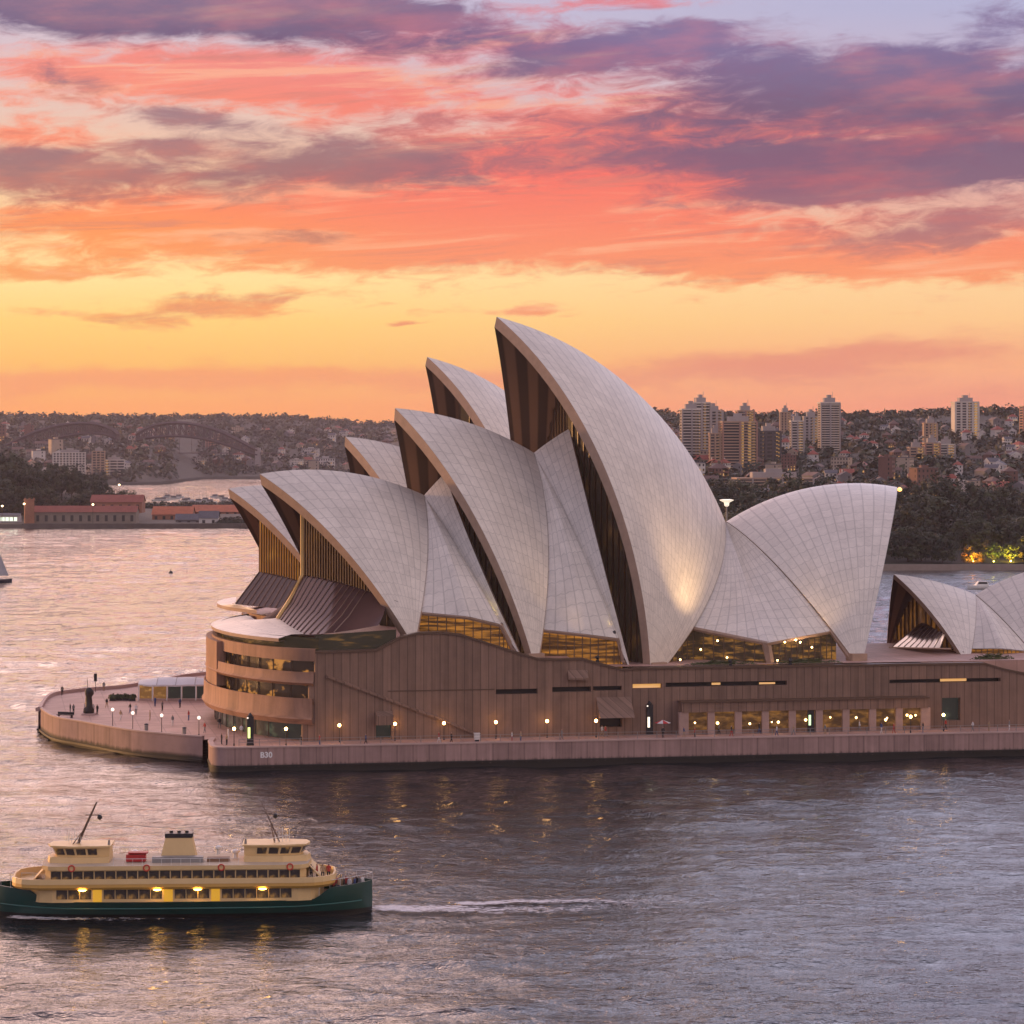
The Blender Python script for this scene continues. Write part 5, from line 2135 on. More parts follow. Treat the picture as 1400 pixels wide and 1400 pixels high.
st = FM @ Vector((19.2, 0, 0))
wav = lambda q, s: 0.5 * math.sin(q * 0.31 + s) + 0.35 * math.sin(q * 0.83 + 2 * s)
m_foam2 = foam_mat("fine_foam", 0.625, (0.85, 2.3))
ribbon("wake_foam", [(st.x + q, st.y - 0.4 + wav(q, 0.3), 0) for q in np.arange(-0.6, 44, 1.0)], [2.2 + 0.03 * k for k in range(45)], m_foam2, 0.17)
ribbon("wake_foam", [(st.x + 8 + q, st.y + 3.6 + 0.05 * q + wav(q, 4.0), 0) for q in np.arange(0, 44, 1.0)], [1.2 + 0.03 * k for k in range(44)], m_foam2, 0.16)
bw = [FM @ Vector((x, -hb_(x, 0.3) - 0.9, 0)) for x in [-18 + i * 1.0 for i in range(24)]]
ribbon("bow_foam", [(p.x, p.y, 0) for p in bw], [1.1] * 24, m_foam2, 0.14)

# ------------------------------------------------------------------ far shores: terrain
def sm(x, a, b):
    t = max(0.0, min(1.0, (x - a) / (b - a)))
    return t * t * (3 - 2 * t)


def coast(px):
    left = 2860.0 + 419.0 * sm(px, 232, 242)
    s_ = sm(px, 520, 760)
    return math.exp(math.log(left) * (1 - s_) + math.log(1002.0) * s_)


RP = [(0, -1.5), (4, 2.0), (60, 4.5), (150, 9), (300, 16), (500, 31), (800, 47), (1200, 66), (1600, 70), (4000, 66)]
LP = [(0, -1.5), (8, 3), (80, 8), (300, 20), (600, 40), (900, 58), (1250, 75), (1700, 80), (4000, 76)]


def interp(T, x):
    if x <= T[0][0]:
        return T[0][1]
    for (a, za), (b, zb) in zip(T, T[1:]):
        if x <= b:
            return za + (zb - za) * (x - a) / (b - a)
    return T[-1][1]


def ground(x, y):
    px = 700 + 3680 * x / y
    d = y - coast(px)
    s_ = sm(px, 520, 760)
    h = interp(LP, d) * (1 - s_) + interp(RP, d) * s_
    if d > 60:
        n = noise.noise(Vector((x / 420, y / 420, 1.3))) * 0.16 + noise.noise(Vector((x / 150, y / 150, 5.1))) * 0.07
        h *= 1 + n * sm(d, 60, 500)
        # skyline swells seen in the picture
        h += (-3 * sm(px, 1080, 1250) - sm(px, 1000, 1080) * sm(1130, 1000, 1131) * 0 - 8 * sm(px, 380, 520) * (1 - sm(px, 560, 640))) * sm(d, 500, 1100)
    return h


m_, K1, K2 = MB(), 110, 64
rows = []
for i in range(K1 + 1):
    px = -2600 + 6600 * i / K1
    c_ = coast(px)
    row = []
    for j in range(K2 + 1):
        y = c_ - 6 + (7200 - c_) * (j / K2) ** 2.2
        x = (px - 700) / 3680 * y
        row.append((x, y, ground(x, y)))
    rows.append(row)
m_.grid(rows, 0)
m_soil = plain("hill_scrub", (0.035, 0.033, 0.022), 0.9, 0.35, 0.02)
tag(m_.obj("hills", m_soil, smooth='all'), kind="structure")
# stone edge of the right-hand shore
t = thing("shore_wall", "low pale stone wall along the wooded right shore", "wall", (150, 1001, 0))
m_ = MB()
path = [Vector(((px - 700) / 3680 * (coast(px) - 1.0) - 150, coast(px) - 1.0 - 1001)) for px in range(770, 1900, 40)]
m_.grid([[(p.x, p.y, -1), (p.x, p.y, 2.3), (p.x, p.y + 1.2, 2.3), (p.x, p.y + 1.2, 1)] for p in path], 0)
m_.obj("wall_face", plain("shore_stone", (0.30, 0.24, 0.20), 0.8), t)

# left headland
HP = [(-260, 1470), (-120, 1476), (-45, 1478), (-19, 1478)]
hpx = [(-400, 1500), (-60, 1482), (30, 1478), (180, 1479), (280, 1480), (345, 1482), (420, 1500), (430, 1800), (400, 2250), (330, 2360), (215, 2330), (150, 2380), (-400, 2400)]
hpts = [Vector(((a - 700) / 3680 * b, b)) for a, b in hpx]
m_ = MB()


def hground(x, y):
    px = 700 + 3680 * x / y
    return 2.2 + 17.0 * sm(px, 178, 60) * sm(y, 1530, 1600) if px < 178 else 2.2


def sm_rev(x, a, b):
    return sm(x, a, b)


gx, gy = 44, 30
rows = []
for i in range(gx + 1):
    px = -400 + 820 * i / gx
    row = []
    y0 = 1478 + max(0, -px) * 0.05 + max(0, px - 330) * 0.25
    y1 = 1930 + 14 * math.sin(px * 0.05) - sm(px, 350, 420) * 300
    for j in range(gy + 1):
        y = y0 + (y1 - y0) * (j / gy) ** 1.4
        x = (px - 700) / 3680 * y
        rise = (1 - sm(px, 90, 195)) * sm(y, 1530, 1620)
        row.append((x, y, -1.0 if j in (0, gy) else 2.2 + 14.0 * rise))
    rows.append(row)
m_.grid(rows, 0)
tag(m_.obj("headland", plain("headland_ground", (0.09, 0.075, 0.055), 0.9, 0.3, 0.05)), kind="structure")


def hz(x, y):
    px = 700 + 3680 * x / y
    return 2.2 + 14.0 * (1 - sm(px, 90, 195)) * sm(y, 1530, 1620)


# stone sea wall of the headland
t = thing("headland_wall", "dark stone sea wall below the red roofed warehouse", "wall", (-200, 1476, 0))
m_ = MB()
path = [Vector(((px - 700) / 3680 * 1476.5 + 200, 0.0 + max(0, px - 330) * 0.25)) for px in range(30, 430, 10)]
m_.grid([[(p.x, p.y, -1), (p.x, p.y, 2.6), (p.x, p.y + 2, 2.6), (p.x, p.y + 2, 1)] for p in path], 0)
m_.obj("wall_face", plain("headland_stone", (0.12, 0.10, 0.085), 0.85, 0.3, 0.2), t)


# ------------------------------------------------------------------ trees
def tree_crown(seed, h, w, nclump, leaves, leaf, mats, trunk=0.22, shape='round'):
    rr = random.Random(seed)
    m_ = MB()
    cl_ = []
    for k in range(nclump):
        a = rr.uniform(0, 2 * PI)
        q = rr.random()
        z = trunk + (1 - trunk) * q
        if shape == 'round':
            rad = math.sqrt(max(0.02, 1 - ((q - 0.42) / 0.62) ** 2))
        elif shape == 'spread':
            rad = math.sqrt(max(0.02, 1 - ((q - 0.55) / 0.6) ** 2)) * 1.1
        else:
            rad = 1.05 - q
        rad *= w * rr.uniform(0.45, 1.0)
        cl_.append((Vector((rad * math.cos(a), rad * math.sin(a), h * z)), w * rr.uniform(0.22, 0.42), rr.randrange(len(mats))))
    for c, r, mi in cl_:
        for k in range(leaves):
            d = Vector((rr.gauss(0, 1), rr.gauss(0, 1), rr.gauss(0, 1) + 0.25)).normalized()
            p = c + Vector((d.x, d.y, d.z * 0.75)) * r * rr.uniform(0.65, 1.05)
            nn = (d + Vector((rr.uniform(-.5, .5), rr.uniform(-.5, .5), rr.uniform(-.1, .7)))).normalized()
            a = nn.orthogonal().normalized()
            b = nn.cross(a)
            t_ = rr.uniform(0, PI)
            a, b = a * math.cos(t_) + b * math.sin(t_), b * math.cos(t_) - a * math.sin(t_)
            s_ = leaf * rr.uniform(0.6, 1.3)
            m_.face([p - a * s_, p - b * s_ * 0.62, p + a * s_, p + b * s_ * 0.62], mi)
    return m_.mesh("crown", mats, recalc=False), cl_


def tree_trunk(seed, h, w, cl_, trunk, mt):
    rr = random.Random(seed)
    m_ = MB()
    m_.tube([(0, 0, -1.0), (0.1, 0, h * trunk), (0.2, 0.1, h * 0.6)], [h * 0.028, h * 0.02, h * 0.008], 6)
    for c, r, mi in rr.sample(cl_, min(6, len(cl_))):
        m_.tube([(0.1, 0, h * trunk * rr.uniform(0.8, 1.3)), c * 0.6 + Vector((0, 0, h * 0.1)), c], [h * 0.013, h * 0.009, h * 0.004], 4)
    return m_.mesh("trunk", mt)


m_bark = plain("bark", (0.07, 0.05, 0.035), 0.9)
m_l1 = plain("fig_leaf", (0.020, 0.030, 0.013), 0.65, 0.35, 0.25)
m_l2 = plain("gum_leaf", (0.042, 0.052, 0.019), 0.65, 0.35, 0.25)
m_l3 = plain("rust_leaf", (0.075, 0.054, 0.02), 0.65, 0.35, 0.25)
m_l4 = plain("pine_leaf", (0.014, 0.024, 0.015), 0.65, 0.3, 0.25)
KINDS = {}
for nm, (lab, cat_, h, w, nc, nl, lf, mats, tk, sh) in {
    'fig': ("broad dark fig tree", "tree", 15, 8.0, 46, 52, 0.62, [m_l1, m_l1, m_l2], 0.16, 'round'),
    'gum': ("olive green gum tree with a loose crown", "tree", 17, 6.0, 34, 46, 0.55, [m_l2, m_l1], 0.28, 'spread'),
    'rust': ("brownish green bushy tree", "tree", 12, 6.0, 34, 46, 0.55, [m_l3, m_l2], 0.16, 'round'),
    'pine': ("dark pointed pine tree", "tree", 20, 4.6, 40, 40, 0.5, [m_l4, m_l1], 0.1, 'cone')}.items():
    cm, cl_ = tree_crown(hash(lab) % 1000 if False else len(lab) * 7 + h, h, w, nc, nl, lf, mats, tk, sh)
    tm_ = tree_trunk(3, h, w, cl_, tk, m_bark)
    t = thing("pine_tree" if nm == 'pine' else "tree", lab, "tree")
    link("crown", cm, t)
    link("trunk", tm_, t)
    KINDS[nm] = [t, lab, False, h]


def plant(kind, x, y, z, s, rz, where, group):
    K = KINDS[kind]
    o = K[0] if not K[2] else dup(K[0])
    K[2] = True
    o.location = (x, y, z)
    o.scale = (s * rr3.uniform(0.9, 1.15), s * rr3.uniform(0.9, 1.15), s)
    o.rotation_euler = (0, 0, rz)
    o["label"] = K[1] + " " + where
    o["group"] = group
    return o


rr3 = random.Random(21)
# wooded bank of the right shore
for row, (d, hmul, n, p0, p1) in enumerate(((14, 0.95, 19, 960, 1500), (45, 1.15, 19, 950, 1500), (85, 1.3, 18, 940, 1500), (140, 1.35, 17, 930, 1500), (205, 1.25, 16, 920, 1500))):
    for k in range(n):
        px = p0 + (p1 - p0) * (k + rr3.uniform(0.1, 0.9)) / n
        y = coast(px) + d + rr3.uniform(-10, 14)
        x = (px - 700) / 3680 * y
        if row == 0 and 1300 < px < 1400:
            continue
        kind = rr3.choices(['fig', 'gum', 'rust', 'pine'], [5, 3, 1.2, 0.8])[0]
        plant(kind, x, y, ground(x, y) - 0.3, hmul * rr3.uniform(0.75, 1.1) * (0.8 if kind == 'pine' else 1), rr3.uniform(0, 6), "in the wood on the right shore", "trees of the wood on the right shore")
# two lit trees at the water's edge
for px, kind, lab, s_, col, en in ((1330, 'rust', "tree lit orange from below at the water's edge", 0.62, (1.0, 0.32, 0.03), 5000), (1381, 'gum', "tree lit yellow from below at the water's edge", 0.48, (1.0, 0.68, 0.06), 5000), (1358, 'gum', "small dim yellow lit tree between the two bright ones", 0.55, (0.9, 0.8, 0.1), 1500)):
    y = coast(px) + 16
    x = (px - 700) / 3680 * y
    o = plant(kind, x, y, ground(x, y) - 1.6, s_, 1.0, "", "lit trees at the water's edge")
    o["label"] = lab
    t = thing("garden_lamp", {1330: "low garden lamp under the orange lit tree", 1381: "low garden lamp under the yellow lit tree", 1358: "low garden lamp under the dim tree between"}[px], "lamp", (x - 1.0, y - 6.5, ground(x, y - 6.5)), 0, "garden lamps on the right shore")
    a = MB()
    a.tube([(0, 0, 0), (0, 0, 0.5)], 0.06, 6)
    a.obj("stem", m_black, t)
    a = MB()
    a.lathe([(0.1, 0.5), (0.32, 0.62), (0.32, 0.85), (0.1, 0.95)], 8)
    a.obj("bulb", lampmat("garden_glow", col + (1,), 5.0), t)
    pl_ = bpy.data.lights.new("garden_light", 'SPOT')
    pl_.energy = en * 9
    pl_.spot_size = D2R(95)
    pl_.spot_blend = 1.0
    pl_.color = col
    pl_.shadow_soft_size = 0.4
    po = bpy.data.objects.new("garden_light", pl_)
    COL.objects.link(po)
    po.parent = t
    po.location = (0, -1.0, 1.2)
    po.rotation_euler = (-Vector((1.0, 7.5, 2.6))).to_track_quat('Z', 'Y').to_euler()
# trees of the left headland
for row, (d, n, p0, p1, hm) in enumerate(((62, 15, -60, 178, 0.85), (95, 15, -60, 185, 1.0), (140, 13, -60, 180, 1.15))):
    for k in range(n):
        px = p0 + (p1 - p0) * (k + rr3.uniform(0.1, 0.9)) / n
        y = 1500 + d + rr3.uniform(-8, 8)
        x = (px - 700) / 3680 * y
        kind = rr3.choices(['fig', 'gum', 'rust', 'pine'], [6, 2, 0.6, 0.4])[0]
        f_ = 1.0 + 0.35 * (1 - sm(px, 0, 70)) - 0.25 * sm(px, 120, 180)
        plant(kind, x, y, hz(x, y) - 0.3, hm * f_ * rr3.uniform(0.8, 1.1) * (0.8 if kind == 'pine' else 1), rr3.uniform(0, 6), "on the left headland behind the warehouse", "trees on the left headland")


# ------------------------------------------------------------------ woods that read as one mass
def leafmass(name, spots, leaves, leaf, mats, seed):
    rg = np.random.default_rng(seed)
    V, F, MI = [], [], []
    for (x, y, z, r) in spots:
        d = rg.normal(size=(leaves, 3))
        d[:, 2] = np.abs(d[:, 2]) * 0.9
        d /= np.linalg.norm(d, axis=1)[:, None]
        c = np.array([x, y, z]) + d * r * rg.uniform(0.7, 1.05, (leaves, 1)) * np.array([1, 1, 1.15])
        nn = d + rg.normal(size=(leaves, 3)) * 0.35
        nn /= np.linalg.norm(nn, axis=1)[:, None]
        a = np.cross(nn, rg.normal(size=(leaves, 3)))
        a /= np.linalg.norm(a, axis=1)[:, None]
        b = np.cross(nn, a)
        s_ = (leaf * r * rg.uniform(0.6, 1.3, (leaves, 1)))
        q = np.stack([c - a * s_, c - b * s_ * 0.65, c + a * s_, c + b * s_ * 0.65], axis=1)
        i0 = len(V) * 4
        V.append(q.reshape(-1, 3))
        MI.append(np.full(leaves, rg.integers(len(mats))))
    V = np.concatenate(V)
    n = len(V) // 4
    me = bpy.data.meshes.new(name)
    me.vertices.add(len(V))
    me.vertices.foreach_set('co', V.ravel())
    me.loops.add(n * 4)
    me.loops.foreach_set('vertex_index', np.arange(n * 4))
    me.polygons.add(n)
    me.polygons.foreach_set('loop_start', np.arange(n) * 4)
    for mt in mats:
        me.materials.append(mt)
    me.polygons.foreach_set('material_index', np.concatenate(MI).astype(np.int32))
    me.update()
    me.validate()
    return tag(link(name, me), kind="stuff")


rr4 = random.Random(77)
sp = []
for k in range(5200):
    px = rr4.uniform(600, 1800)
    d = 200 + 1500 * rr4.random() ** 0.8
    y = coast(px) + d
    x = (px - 700) / 3680 * y
    if noise.noise(Vector((x / 90, y / 130, 3.3))) < -0.34:
        continue
    sp.append((x, y, ground(x, y) - 1.0, rr4.uniform(3.5, 7.5)))
leafmass("woodland", sp, 26, 0.3, [m_l1, m_l1, m_l4, m_l2, m_l3], 1)
sp = []
for k in range(6400):
    px = rr4.uniform(-700, 640)
    c_ = coast(px)
    d = 8 + 1700 * rr4.random() ** 0.9
    y = c_ + d
    x = (px - 700) / 3680 * y
    if d > 90 and rr4.random() < 0.12:
        continue
    sp.append((x, y, ground(x, y) - 1.0, rr4.uniform(5, 11)))
leafmass("far_woodland", sp, 18, 0.32, [m_l1, m_l2, m_l4], 2)

# ------------------------------------------------------------------ houses
WALLS = {'white': (0.62, 0.57, 0.53), 'cream': (0.42, 0.33, 0.25), 'brick': (0.17, 0.085, 0.065), 'grey': (0.18, 0.17, 0.175)}
ROOFS = {'red': (0.28, 0.075, 0.05), 'brown': (0.14, 0.085, 0.07), 'slate': (0.10, 0.10, 0.115)}
m_hw = {k: plain("house_wall_" + k, v, 0.8, 0.1, 0.2) for k, v in WALLS.items()}
m_hr = {k: plain("house_roof_" + k, v, 0.75, 0.2, 0.5) for k, v in ROOFS.items()}
m_hwin = litglass("house_window", (0.9, 0.5, 0.16), (0.012, 0.012, 0.014), 0.8, 0.06, 0.06, (0.58, 0.60), spec=0.2)


def house_mesh(w, d, h, rh, wall, roof, hip, storeys, two=False):
    m_ = MB()
    m_.box(-w / 2, w / 2, -d / 2, d / 2, -4, h, 0)
    o = 0.5
    if hip == 'flat':
        m_.box(-w / 2 - o, w / 2 + o, -d / 2 - o, d / 2 + o, h + 0.01, h + 0.5, 1)
        m_.box(-w / 6, w / 6, -d / 6, d / 6, h + 0.5, h + 2.0, 0)
    else:
        ins = d / 2 if hip == 'hip' else -o
        A = [(-w / 2 - o, -d / 2 - o, h), (w / 2 + o, -d / 2 - o, h), (w / 2 + o, d / 2 + o, h), (-w / 2 - o, d / 2 + o, h)]
        r0, r1 = (-w / 2 + ins, 0, h + rh), (w / 2 - ins, 0, h + rh)
        m_.face([A[0], A[1], r1, r0], 1)
        m_.face([A[2], A[3], r0, r1], 1)
        m_.face([A[1], A[2], r1], 1 if hip == 'hip' else 0)
        m_.face([A[3], A[0], r0], 1 if hip == 'hip' else 0)
        m_.face(A[::-1], 1)
        m_.box(w * 0.2, w * 0.2 + 0.7, 0.3, 1.0, h + rh * 0.5, h + rh + 0.9, 0)
    sh = h / storeys
    for s_ in range(storeys):
        z0 = s_ * sh + sh * 0.3
        n = max(2, int(w / 2.4))
        for k in range(n):
            x = -w / 2 + (k + 0.5) * w / n
            m_.box(x - 0.55, x + 0.55, -d / 2 - 0.04, -d / 2 + 0.1, z0, z0 + sh * 0.5, 2)
        for sx_ in (-1, 1):
            m_.box(sx_ * (w / 2) - 0.04 * 1, sx_ * (w / 2) + 0.04, -d / 4 - 0.5, -d / 4 + 0.5, z0, z0 + sh * 0.5, 2)
    return m_.mesh("house", [m_hw[wall], m_hr[roof], m_hwin], recalc=False)


HT = [("small white house with a red hipped roof", house_mesh(10, 8, 5.5, 3, 'white', 'red', 'hip', 2)),
      ("small cream house with a red gabled roof", house_mesh(11, 8, 5, 3, 'cream', 'red', 'gable', 2)),
      ("brick house with a brown hipped roof", house_mesh(12, 9, 6, 3, 'brick', 'brown', 'hip', 2)),
      ("white house with a grey slate roof", house_mesh(9, 8, 6.5, 2.5, 'white', 'slate', 'gable', 2)),
      ("plain cream block of flats with a flat roof", house_mesh(16, 11, 13, 0, 'cream', 'slate', 'flat', 4)),
      ("plain white block of flats with a flat roof", house_mesh(20, 12, 10, 0, 'white', 'slate', 'flat', 3)),
      ("brick block of flats with a flat roof", house_mesh(14, 11, 16, 0, 'brick', 'brown', 'flat', 5)),
      ("grey terrace house with a brown roof", house_mesh(14, 8, 7, 2.6, 'grey', 'brown', 'gable', 2))]


def house(k, x, y, z, rz, s_, where, group):
    o = link("block_of_flats" if "flats" in HT[k][0] else "house", HT[k][1])
    o.location = (x, y, z)
    o.rotation_euler = (0, 0, rz)
    o.scale = (s_, s_, s_ * rr4.uniform(0.9, 1.15))
    return tag(o, HT[k][0] + " " + where, "flats" if "flats" in HT[k][0] else "house", group)


placed = []


def free(px, y, w):
    py = 600 - (ground((px - 700) / 3680 * y, y) - 49) * 3680 / y
    for a, b in placed:
        if abs(a - px) < w and abs(b - py) < 3.2:
            return False
    placed.append((px, py))
    return True


n = 0
tries = 0
while n < 190 and tries < 3000:
    tries += 1
    px = rr4.uniform(905, 1425)
    d = 260 + 860 * rr4.random() ** 1.25
    if px > 1200 and d < 330:
        continue
    y = coast(px) + d
    if not free(px, y, 8):
        continue
    x = (px - 700) / 3680 * y
    k = rr4.choices(range(8), [4, 3, 4, 2.5, 1.2 if d < 560 else 0, 0.8 if d < 560 else 0, 1.0 if d < 560 else 0, 4])[0]
    house(k, x, y, ground(x, y) + 0.6, rr4.choice([0, PI / 2]) + rr4.uniform(-0.5, 0.5), rr4.uniform(0.55, 0.85), "on the built-up right hillside", "houses on the right hillside")
    n += 1
placed.clear()
n = tries = 0
while n < 120 and tries < 3000:
    tries += 1
    px = rr4.uniform(-20, 545)
    d = 40 + 1050 * rr4.random() ** 1.1
    y = coast(px) + d
    if not free(px, y, 10):
        continue
    x = (px - 700) / 3680 * y
    k = rr4.choices(range(8), [3, 3, 3, 3, 1.5 if d < 500 else 0.2, 2.0 if d < 500 else 0.2, 1.0, 3])[0]
    house(k, x, y, ground(x, y) + 1.0, rr4.choice([0, PI / 2]) + rr4.uniform(-0.5, 0.5), rr4.uniform(0.8, 1.3), "on the hazy left hills", "houses on the hazy left hills")
    n += 1

# ------------------------------------------------------------------ apartment towers
m_tw = {'tan': plain("tower_render_tan", (0.40, 0.27, 0.19), 0.8, 0.1, 0.1), 'grey': plain("tower_concrete", (0.34, 0.30, 0.29), 0.8, 0.1, 0.1), 'white': plain("tower_white", (0.58, 0.52, 0.46), 0.8, 0.1, 0.1),
        'pink': plain("tower_brick", (0.36, 0.20, 0.15), 0.8, 0.1, 0.1), 'dark': plain("tower_dark", (0.06, 0.055, 0.06), 0.7)}
m_twin = litglass("tower_glass", (0.8, 0.42, 0.12), (0.015, 0.014, 0.018), 0.7, 0.2, 0.4, (0.60, 0.64), spec=0.15)


def tower(x0, x1, ytop, ybase, Y, wall, label, floors, style='balcony', dep=None, rz=0.12, slab=None):
    cx = ((x0 + x1) / 2 - 700) / 3680 * Y
    w = (x1 - x0) / 3680 * Y * 0.94
    zt = 49 + (600 - ytop) / 3680 * Y
    zb = 49 + (600 - ybase) / 3680 * Y
    g0 = min(ground(cx, Y) - 3, zb)
    dep = dep or w * 0.7
    t = thing("apartment_tower", label, "tower block", (cx, Y, g0), rz)
    H, B = zt - g0, zb - g0
    a = MB()
    a.box(-w / 2, w / 2, -dep / 2, dep / 2, 0, H)
    a.obj("wall", m_tw[wall], t)
    fh = (H - B) / floors
    a = MB()
    a.box(-w * 0.28, w * 0.3, -dep * 0.25, dep * 0.25, H, H + 3.2)
    a.box(-w * 0.1, w * 0.12, -dep * 0.15, dep * 0.2, H + 3.2, H + 5.0)
    a.tube([(w * 0.2, 0, H + 3), (w * 0.2, 0, H + 7)], 0.15, 4)
    a.obj("roof_plant", m_tw['grey'], t)
    a = MB()
    a.box(-w / 2 - 0.3, w / 2 + 0.3, -dep / 2 - 0.3, dep / 2 + 0.3, H - 0.4, H + 0.5)
    a.obj("parapet", m_tw[slab or wall], t)
    bw_, bm_ = None, None
    if style == 'balcony':
        a = MB()
        nb_ = max(2, int(w / 7))
        a.box(-w / 2 - 0.05, w / 2 + 0.05, -dep / 2 - 0.05, dep * 0.35, fh * 0.34, fh * 0.92)
        wmesh = a.mesh("window_band", m_twin)
        a = MB()
        a.box(-w / 2 + 0.4, w / 2 - 0.4, -dep / 2 - 1.2, -dep / 2 - 0.08, 0, fh * 0.10)
        a.box(-w / 2 + 0.4, w / 2 - 0.4, -dep / 2 - 1.2, -dep / 2 - 1.1, fh * 0.10, fh * 0.34)
        bmesh_ = a.mesh("balcony", m_tw[slab or wall])
    else:
        a = MB()
        nb_ = max(3, int(w / 3.4))
        a.box(-w / 2 + 0.6, w / 2 - 0.6, -dep / 2 - 0.05, -dep / 2 + 0.2, fh * 0.25, fh * 0.85)
        wmesh = a.mesh("window_band", m_twin)
        bmesh_ = None
    for k in range(floors):
        o = link("window_band", wmesh, t)
        o.location = (0, 0, B + k * fh)
        if bmesh_:
            o = link("balcony", bmesh_, t)
            o.location = (0, 0, B + k * fh)
    if True:
        for k in range(nb_ + 1):
            a = MB()
            xx = -w / 2 + w * k / nb_
            if style == 'balcony':
                a.box(xx - 0.4, xx + 0.4, -dep / 2 - 1.3, -dep / 2 - 0.06, B * 0.6, H)
            else:
                a.box(xx - 0.7, xx + 0.7, -dep / 2 - 0.3, -dep / 2 - 0.06, B * 0.6, H)
            a.obj("pier", m_tw[wall], t)
    return t


tower(930, 958, 560, 648, 1560, 'grey', "tall grey balconied tower left of the brown one, leftmost of the towers", 22, slab='white')
tower(945, 969, 551, 648, 1590, 'grey', "slightly taller grey tower slab joined to the leftmost tower", 24, slab='white', dep=12)
tower(962, 987, 562, 630, 1700, 'grey', "plain grey tower half hidden behind the two front towers", 16, 'plain')
tower(969, 984, 593, 650, 1540, 'tan', "short tan block between the grey and the brown towers", 14, slab='tan')
tower(983, 1033, 577, 652, 1545, 'pink', "wide brown tower with rows of pale balconies", 19, slab='tan')
tower(1006, 1030, 562, 600, 1640, 'pink', "brown upper tower rising behind the wide brown one", 10, slab='tan')
tower(1034, 1066, 590, 652, 1600, 'dark', "dark windowless looking block right of the wide brown tower", 12, 'plain')
tower(1066, 1080, 564, 600, 1900, 'tan', "sunlit tan tower on the skyline behind the dark block", 10, 'plain')
tower(1080, 1098, 576, 628, 1640, 'grey', "grey and white striped tower left of the lone slab", 14, slab='white')
tower(1098, 1118, 570, 625, 1760, 'grey', "plain grey slab behind the striped tower", 14, 'plain')
tower(1119, 1147, 551, 628, 1650, 'grey', "lone tall grey slab tower with fine balcony lines", 24, slab='white')
tower(1302, 1336, 550, 601, 1900, 'white', "cream tower with dark window grid on the right skyline", 14, 'plain')
tower(1262, 1280, 579, 612, 1800, 'tan', "small sunlit cream tower below the right skyline", 9, 'plain')
tower(1241, 1262, 612, 640, 1600, 'tan', "low tan flats stepping up to the right", 7, slab='tan')
tower(1262, 1284, 606, 641, 1610, 'pink', "low brick flats between the tan and the grey ones", 9, slab='tan')
tower(1282, 1304, 608, 641, 1620, 'grey', "low grey flats with white balconies, right of the brick ones", 9, slab='white')
tower(1395, 1422, 556, 604, 1850, 'pink', "pinkish tower cut by the right picture edge", 13, slab='tan')
tower(1000, 1112, 654, 672, 1400, 'grey', "long low terrace block below the towers", 4, slab='tan', dep=14)
# far left blocks
tower(72, 118, 619, 646, 2930, 'white', "wide pale hotel block above the headland trees", 8, 'plain', 18)
tower(126, 144, 617, 652, 2935, 'tan', "sunlit cream block left of the long flats on the left shore", 10, 'plain', 18)
tower(140, 171, 629, 656, 2950, 'white', "long pale flats at the end of the left shore", 7, slab='white', dep=18)
tower(292, 302, 594, 618, 3800, 'tan', "small sunlit tower below the right arch bridge", 7, 'plain', 10)
tower(281, 292, 600, 612, 3820, 'pink', "low brick block beside the small sunlit tower", 5, 'plain', 10)
tower(222, 239, 598, 616, 3700, 'pink', "reddish block below the left end of the right arch bridge", 5, 'plain', 12)

# ------------------------------------------------------------------ warehouse, sheds and hedge on the headland
def longhouse(name, x0, x1, ytop, ybase, Y, wall, roof, label, cat, dep=14, win=True, eave=0.62):
    cx = ((x0 + x1) / 2 - 700) / 3680 * Y
    w = (x1 - x0) / 3680 * Y
    zt = 49 + (600 - ytop) / 3680 * Y
    zb = 49 + (600 - ybase) / 3680 * Y
    t = thing(name, label, cat, (cx, Y, zb - 0.5), 0.02)
    H = zt - zb + 0.5
    he = H * eave
    a = MB()
    a.box(-w / 2, w / 2, 0, dep, 0, he)
    a.face([(-w / 2, 0, he), (-w / 2, dep, he), (-w / 2, dep / 2, H)])
    a.face([(w / 2, 0, he), (w / 2, dep, he), (w / 2, dep / 2, H)])
    a.obj("wall", wall, t)
    a = MB()
    a.face([(-w / 2 - 0.5, -0.6, he - 0.15), (w / 2 + 0.5, -0.6, he - 0.15), (w / 2 + 0.5, dep / 2, H + 0.12), (-w / 2 - 0.5, dep / 2, H + 0.12)])
    a.face([(-w / 2 - 0.5, dep + 0.6, he - 0.15), (w / 2 + 0.5, dep + 0.6, he - 0.15), (w / 2 + 0.5, dep / 2, H + 0.12), (-w / 2 - 0.5, dep / 2, H + 0.12)])
    a.obj("roof", roof, t)
    if win:
        n = max(2, int(w / 4.5))
        a = MB()
        a.box(-0.8, 0.8, -0.06, 0.1, he * 0.3, he * 0.75)
        wm_ = a.mesh("window", m_hwin)
        for k in range(n):
            o = link("window", wm_, t)
            o.location = (-w / 2 + w * (k + 0.5) / n, 0, 0)
    return t


